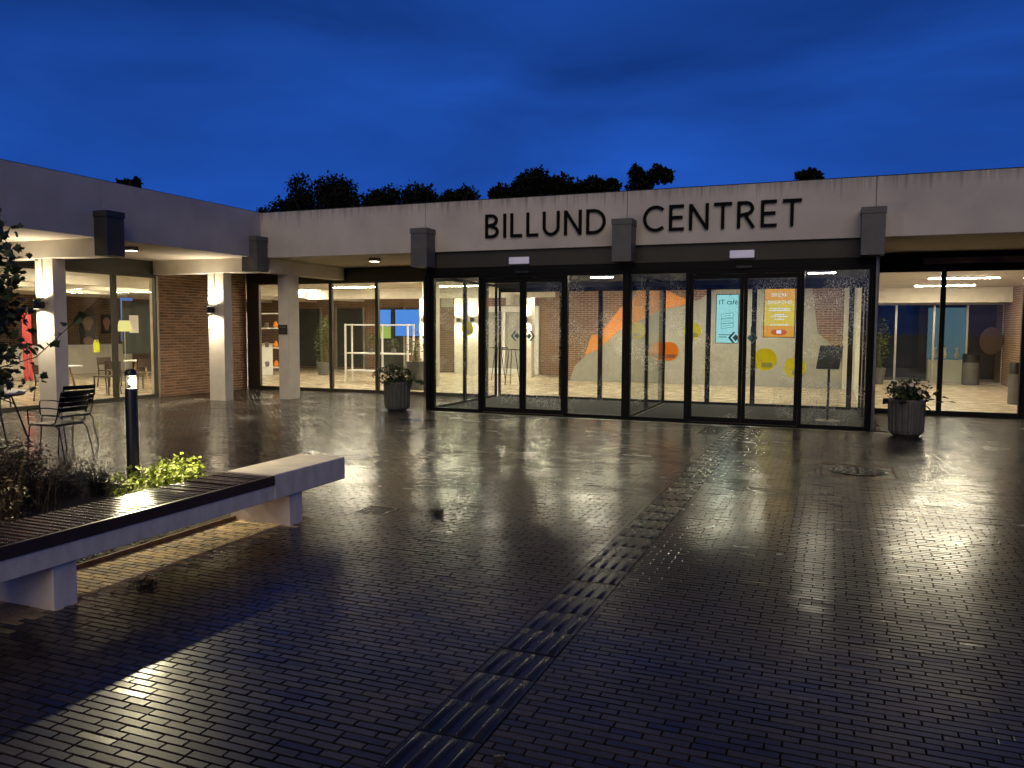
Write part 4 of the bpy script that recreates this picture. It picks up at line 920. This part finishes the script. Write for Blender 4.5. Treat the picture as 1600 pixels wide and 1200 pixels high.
# ------------------------------------------------------------------ hall furniture behind the corner windows
t = thing('display_shelf', 'white framed open display shelf standing in the hall', 'shelf', (-12.7, 21.0, 0))
for x in (-1.08, 0, 1.08):
    for y in (-.18, .18): B(x-.022, x+.022, y-.022, y+.022, .0, 1.77).ob('post', 'white', t)
for z in (.33, .86, 1.72): B(-1.057, 1.057, -.157, .157, z, z+.04).ob('shelf_board', 'white', t)
def potted(loc, label, pr, ph, n, hh):
    t = thing('potted_plant', label, 'potted plant', loc); MB().lathe([(pr*.7,0),(pr,ph),(pr*.88,ph),(pr*.8,ph-.03),(.001,ph-.03)], 24).ob('pot', 'endcap', t, smooth=True)
    leafcloud(n, (0,0,ph+hh*.55), (pr*1.5,pr*1.5,hh*.5), .07, ground=ph).ob('foliage', 'leafmid', t); blades(30, pr*.5, hh, pr*1.2, .006, .5).ob('stems', 'leafmid', t, (0,0,ph-.03))
potted((-13.0, 21.0, .90), 'small potted plant on the white display shelf', .08, .14, 120, .42)
potted((-12.2, 21.0, .90), 'second potted plant further along the white display shelf', .08, .12, 110, .34)
potted((-10.35, 19.0, .004), 'large grey pot with an arching plant behind the ribbed planter', .28, .75, 260, .75)
potted((-16.4, 23.4, .004), 'tall leafy indoor plant before the dark doorways of the hall', .24, .45, 700, 1.6)
potted((1.35, 27.0, .004), 'leafy indoor plant in the side room corner behind the daisies', .22, .5, 420, 1.4)
for x0, x1, z0, z1, mt, lb in ((-16.3,-15.75,1.25,2.35,'screengreen','narrow blue and green wall screen at the back of the hall'), (-15.55,-14.4,1.35,2.35,'screenblue','wide blue wall screen at the back of the hall')):
    t = thing('wall_screen', lb, 'screen', ((x0+x1)/2, 26.9, z0)); hw = (x1-x0)/2
    B(-hw-.03,hw+.03,.0,.06,-.03,z1-z0+.03).ob('housing', 'black', t)
    if mt == 'screengreen': B(-hw,hw,-.004,-.0005,0,(z1-z0)*.42).ob('display', mt, t); B(-hw,hw,-.004,-.0005,(z1-z0)*.42+.001,z1-z0).ob('display', 'screenblue', t)
    else: B(-hw,hw,-.004,-.0005,0,z1-z0).ob('display', mt, t)
for x, y, lb in ((-9.0, 22.6, 'white drum pendant lamp hanging in the hall above the blue screens'), (-11.9, 24.0, 'white drum pendant lamp hanging deeper in the hall beside the shelf'), (-15.6, 20.4, 'white drum pendant lamp hanging before the dark hall doorways')):
    t = thing('pendant_lamp', lb, 'pendant lamp', (x, y, 2.35), group='drum pendants in the hall'); MB().lathe([(.2,0),(.2,.32)], 28).ob('drum_shade', 'pfilm', t, smooth=True); MB().tube([(0,0,.3),(0,0,.6)], .006, 6).ob('cord', 'black', t)
for x, y, lb in ((-9.9, 23.6, 'black high bistro table standing before the white framed window'), (-8.7, 21.8, 'black high bistro table standing left of the mural')):
    t = thing('bistro_table', lb, 'table', (x, y, .005), group='bistro tables'); MB().lathe([(.32,1.02),(.32,1.05),(.001,1.05)], 28).ob('table_top', 'black', t)
    for k in range(3):
        a = 2.1*k; MB().tube([(.26*math.cos(a),.26*math.sin(a),0),(.1*math.cos(a),.1*math.sin(a),1.02)], .012, 6).ob('leg', 'black', t)
t = thing('glass_shelving', 'white wall shelving with small objects behind the brick pier end', 'shelving', (-16.2, 20.2, .005))
for xx in (-.9, .9): B(xx-.02, xx+.02, -.15, .15, 0, 2.1).ob('upright', 'white', t)
for zz in (.4, 1.0, 1.6, 2.05): B(-.88, .88, -.15, .15, zz, zz+.03).ob('shelf_board', 'white', t)
for zz in (.43, 1.03, 1.63):
    for k in range(5): MB().lathe([(.05,0),(.07,.08+.03*(k%3)),(.03,.16+.04*(k%2))], 12, (-.7+.34*k, 0, zz)).ob('ornament', ('petal','oak','endcap','ofilm')[k%4], t)
t = thing('reception_counter', 'long white reception counter deep in the hall', 'counter', (-18.2, 21.0, .005)); B(-.3,.3,-1.6,1.6,0,1.05).ob('front', 'white', t, bevel=.02); B(-.36,.36,-1.65,1.65,1.051,1.09).ob('worktop', 'oak', t)
def cafe_chair(loc, rz, label, mat='darkwood', group='café chairs'):
    t = thing('wooden_chair', label, 'chair', loc, rz, group)
    for s in (-1, 1):
        MB().tube([(-.20,.2*s,0),(-.19,.19*s,.43)], .017, 8).ob('leg', mat, t); MB().tube([(.24,.2*s,0),(.19,.19*s,.43),(.24,.19*s,.78)], .017, 8).ob('leg', mat, t)
    B(-.22,.21,-.22,.22,.43,.455).ob('seat', mat, t, bevel=.01)
    mb = MB(); seg = 8; v = []
    for z in (.60, .80):
        for dx in (0, .018):
            for k in range(seg+1): y = -.22+.44*k/seg; v.append((.20+dx+.05*(1-(y/.22)**2), y, z))
    nn = seg+1; f = []
    for k in range(seg): f += [(k,k+1,2*nn+k+1,2*nn+k), (nn+k+1,nn+k,3*nn+k,3*nn+k+1), (2*nn+k,2*nn+k+1,3*nn+k+1,3*nn+k), (k+1,k,nn+k,nn+k+1)]
    mb.add(v, f); mb.ob('backrest', mat, t); return t
def cafe_table(loc, label, r_=.42, mat='white'):
    t = thing('cafe_table', label, 'table', loc, rng.uniform(0,1.5), 'café tables')
    MB().lathe([(r_,.70),(r_,.73),(.001,.73)], 40).ob('table_top', mat, t)
    for k in range(4):
        a = R(45+90*k); MB().tube([(.30*math.cos(a),.30*math.sin(a),0),(.14*math.cos(a),.14*math.sin(a),.70)], .02, 8).ob('leg', 'oak', t)
cafe_table((-16.6, 13.4, .005), 'round white café table with oak legs seen beside the lamp column')
cafe_table((-17.6, 16.6, .005), 'round white café table seen below the yellow lamp shade')
cafe_table((-16.3, 11.2, .005), 'round white café table behind the maple branches', .45)
for i, (x, y, a, lb) in enumerate(((-16.0, 12.55, 250, 'dark wooden café chair just past the lamp column'), (-17.3, 13.7, 20, 'dark wooden café chair on the far side of the oak-legged table'), (-16.3, 14.35, 100, 'dark wooden café chair right of the oak-legged table'), (-16.7, 16.0, 300, 'dark wooden café chair directly behind the bollard head'),
        (-17.4, 17.4, 95, 'dark wooden café chair deepest by the black board'), (-18.4, 16.3, 180, 'dark wooden café chair left of the yellow lamp'), (-15.6, 11.0, 0, 'dark wooden café chair close to the glass behind the garden table'), (-16.5, 10.3, 280, 'dark wooden café chair at the picture edge behind the maple'), (-17.1, 11.5, 190, 'dark wooden café chair on the far side of the edge table'))):
    cafe_chair((x, y, .005), R(a), lb)
t = thing('floor_lamp', 'slim floor lamp with a glowing yellow shade in the café', 'lamp', (-20.0, 18.3, .005))
MB().tube([(0,0,.0),(0,0,1.6)], .012, 8).ob('stem', 'steel', t); MB().lathe([(.14,0),(.14,.02),(.001,.025)], 20).ob('base', 'steel', t); MB().lathe([(.23,1.50),(.15,1.83)], 28).ob('lamp_shade', 'shade', t, smooth=True)
light('lamp_glow', 'POINT', (0,0,1.45), 6, t, r=.05)
t = thing('notice_board', 'large dark board with a pinned white sheet in the café', 'board', (-20.4, 19.6, .005)); B(-.03,.0,-1.0,.9,.8,2.45).ob('board', 'chart', t); B(.001,.006,-.75,-.40,1.45,2.0).ob('pinned_sheet', 'paper', t); B(-.02,.01,-.95,-.9,0,.8).ob('leg', 'steel', t); B(-.02,.01,.8,.85,0,.8).ob('leg', 'steel', t)
t = thing('blue_window_panel', 'tall glowing blue panel standing in for a window beside the yellow lamp', 'panel', (-20.6, 18.95, 1.2)); B(-.02,.02,-.22,.22,0,1.35).ob('sheet', 'bluewin', t); MB().tube([(0,0,1.35),(0,0,1.75)], .008, 6).ob('hanger', 'steel', t)  # hung emissive sheet added in place of a blue window
t = thing('red_banner', 'narrow red banner standing behind the maple leaves', 'banner', (-19.0, 14.35, .005)); B(-.01,.01,-.12,.12,.25,2.0).ob('cloth', 'red', t); B(-.05,.05,-.2,.2,0,.04).ob('foot', 'steel', t); MB().tube([(.02,0,.04),(.02,0,2.1)], .01, 8).ob('pole', 'steel', t)
for i, (y, z, w2, h2, mt, lb) in enumerate(((20.6, 1.75, .55, .62, 'oak', 'framed print with an ochre shape on the café brick wall'), (21.35, 1.75, .36, .62, 'pink', 'framed print with pale pink shapes on the café brick wall'), (20.6, 1.05, .50, .55, 'pink', 'lower framed print in reds on the café brick wall'))):
    t = thing('framed_print', lb, 'picture', (-25.98, y*1.12-1.0, z)); B(0,.02,-w2/2*1.3,w2/2*1.3,-h2/2*1.2,h2/2*1.2).ob('frame', 'black', t)
    MB().prism([(w2*.42*math.cos(a)*(1+.25*math.sin(3*a)), h2*.42*math.sin(a)) for a in [2*math.pi*k/14 for k in range(14)]], lambda a, b: (.0225, a, b), lambda a, b: (.0205, a, b)).ob('print', mt, t)
t = thing('counter', 'pale café counter with shelves along the far brick wall', 'counter', (-24.6, 19.5, .005)); B(-.35,.35,-3,3,0,.95).ob('front', 'plaster', t); B(-.4,.42,-3.05,3.05,.951,1.0).ob('worktop', 'white', t)
t = thing('safety_vest', 'bright yellow vest hanging at the back of the café', 'vest', (-18.6, 16.05, .95)); MB().prism([(-.08,0),(.08,0),(.09,.22),(.04,.34),(.02,.27),(-.02,.27),(-.04,.34),(-.09,.22)], lambda a, b: (0, a, b), lambda a, b: (.04, a, b)).ob('cloth', 'hivis', t)
# side room
def bin_(loc, label, r_, hh):
    t = thing('waste_bin', label, 'bin', loc, group='indoor bins'); MB().lathe([(r_*.93,0),(r_,.03),(r_,hh*.72)], 28).ob('body', 'endcap', t, smooth=True); MB().lathe([(r_*1.02,hh*.721),(r_*1.02,hh*.97),(r_*.9,hh),(.001,hh)], 28).ob('lid', 'black', t, smooth=True)
bin_((3.98, 27.9, .005), 'black waste bin before the far glass partition of the side room', .24, .95)
bin_((3.86, 20.9, .005), 'grey waste bin with black lid close to the right window frame', .13, .95)
t = thing('display_case', 'pale blue lit glass display case behind the side room partition', 'display case', (3.5, 29.6, .005)); B(-.55,.55,.2,.26,.0,2.4).ob('back_panel', 'case', t); B(-.55,.55,-.2,.199,.0,.7).ob('plinth', 'plaster', t); B(-.55,.55,-.2,.19,.72,.74).ob('glass_shelf', 'glass', t)
for i, x in enumerate((-.35, -.05, .3)): MB().lathe([(.05,.74),(.09,.85),(.04,1.0),(.06,1.1)], 16, (x, 0, 0)).ob('exhibit', 'petal', t)
t = thing('wall_disc', 'dark round disc hanging on the side room partition', 'wall disc', (4.55, 28.3, 1.35)); MB().prism([(.32*math.cos(2*math.pi*i/28), .42*math.sin(2*math.pi*i/28)) for i in range(28)], lambda a, b: (a, -.03, b), lambda a, b: (a, 0, b)).ob('disc', 'darkwood', t)
t = thing('blue_door_sign', 'small dark blue sign on the side room brick wall', 'sign', (4.89, 25.0, 1.75)); B(-.02,0,-.15,.15,-.2,.25).ob('plate', 'chart', t)
t = thing('wall_poster', 'orange poster on the side room brick wall by the window', 'poster', (4.89, 21.9, 1.45)); B(-.012,0,-.3,.3,-.45,.45).ob('sheet', 'orange', t)

# ------------------------------------------------------------------ trees beyond the roof
def far_tree(x, y, z_top, rad, label, n=15000):
    rad *= 1.5
    t = thing('tree', label, 'tree', (x, y, 0), group='trees beyond the roof'); tk = MB(); tk.tube([(0,0,-.1),(.1,0,z_top*.35),(0,.1,z_top*.7)], .28, 8, .12)
    for k in range(5):
        a = rng.uniform(0,6.28); tk.tube([(0,0,z_top*.4), (rad*.4*math.cos(a), rad*.4*math.sin(a), z_top*.65), (rad*.7*math.cos(a), rad*.7*math.sin(a), z_top*.82)], .09, 6, .02)
    tk.ob('trunk', 'bark', t)
    mb = MB(); hz = z_top*.36; lobes = []
    for k in range(26):
        d = rng.normal(0,1,3); d /= np.linalg.norm(d); q = rng.uniform(.3,.95); lobes.append((np.array((d[0]*rad*q*.85, d[1]*rad*q*.8, z_top-.12*rad-hz*.72+d[2]*hz*q*.78)), rng.uniform(.14,.24)*rad))
    for k in range(8): lobes[k] = (np.array((rng.normal(0,.33)*rad, rng.normal(0,.3)*rad, z_top - .2*rad - abs(rng.normal(0,.12))*rad)), rng.uniform(.14,.22)*rad)
    k = rng.integers(26, size=n); d = rng.normal(0,1,(n,3)); d /= np.linalg.norm(d, axis=1)[:,None]
    p = np.array([l[0] for l in lobes])[k] + d*(np.array([l[1] for l in lobes])[k]*rng.uniform(.4,1.15,n))[:,None]
    p[:,2] = np.minimum(p[:,2], z_top+rng.uniform(-.1,.35,n)); leaves(mb, p, rng.uniform(.13,.34,n), .8)
    mb.ob('crown', 'treefar', t)
far_tree(-34.5, 50, 12.85, 3.6, 'tallest dark tree over the roof corner nearest the left wing')
far_tree(-38.6, 51, 11.2, 3.0, 'low dark treetop at the inner corner of the roofs')
far_tree(-29.9, 50, 12.1, 3.4, 'broad dark tree beside the tallest one over the roof')
far_tree(-25.6, 51, 11.5, 2.9, 'lower dark tree ending the first clump over the roof')
far_tree(-20.9, 50, 11.4, 1.9, 'small dark tree over the roof above the first letters of BILLUND')
far_tree(-18.3, 50, 12.0, 2.2, 'rounded dark tree over the roof above the middle of BILLUND')
far_tree(-15.7, 51, 11.2, 1.7, 'low dark treetop over the roof above the letter D')
far_tree(-13.4, 50, 11.2, 1.3, 'small dark tree over the gap between the two sign words')
far_tree(-11.2, 50, 11.8, 1.5, 'pointed dark tree over the roof above the letter C', 9000)
far_tree(-1.6, 50, 10.85, .9, 'tiny dark treetop over the roof above the last letter T', 6000)
far_tree(-44.5, 41.5, 11.6, 1.0, 'tiny dark treetop peeping over the left wing fascia', 6000)
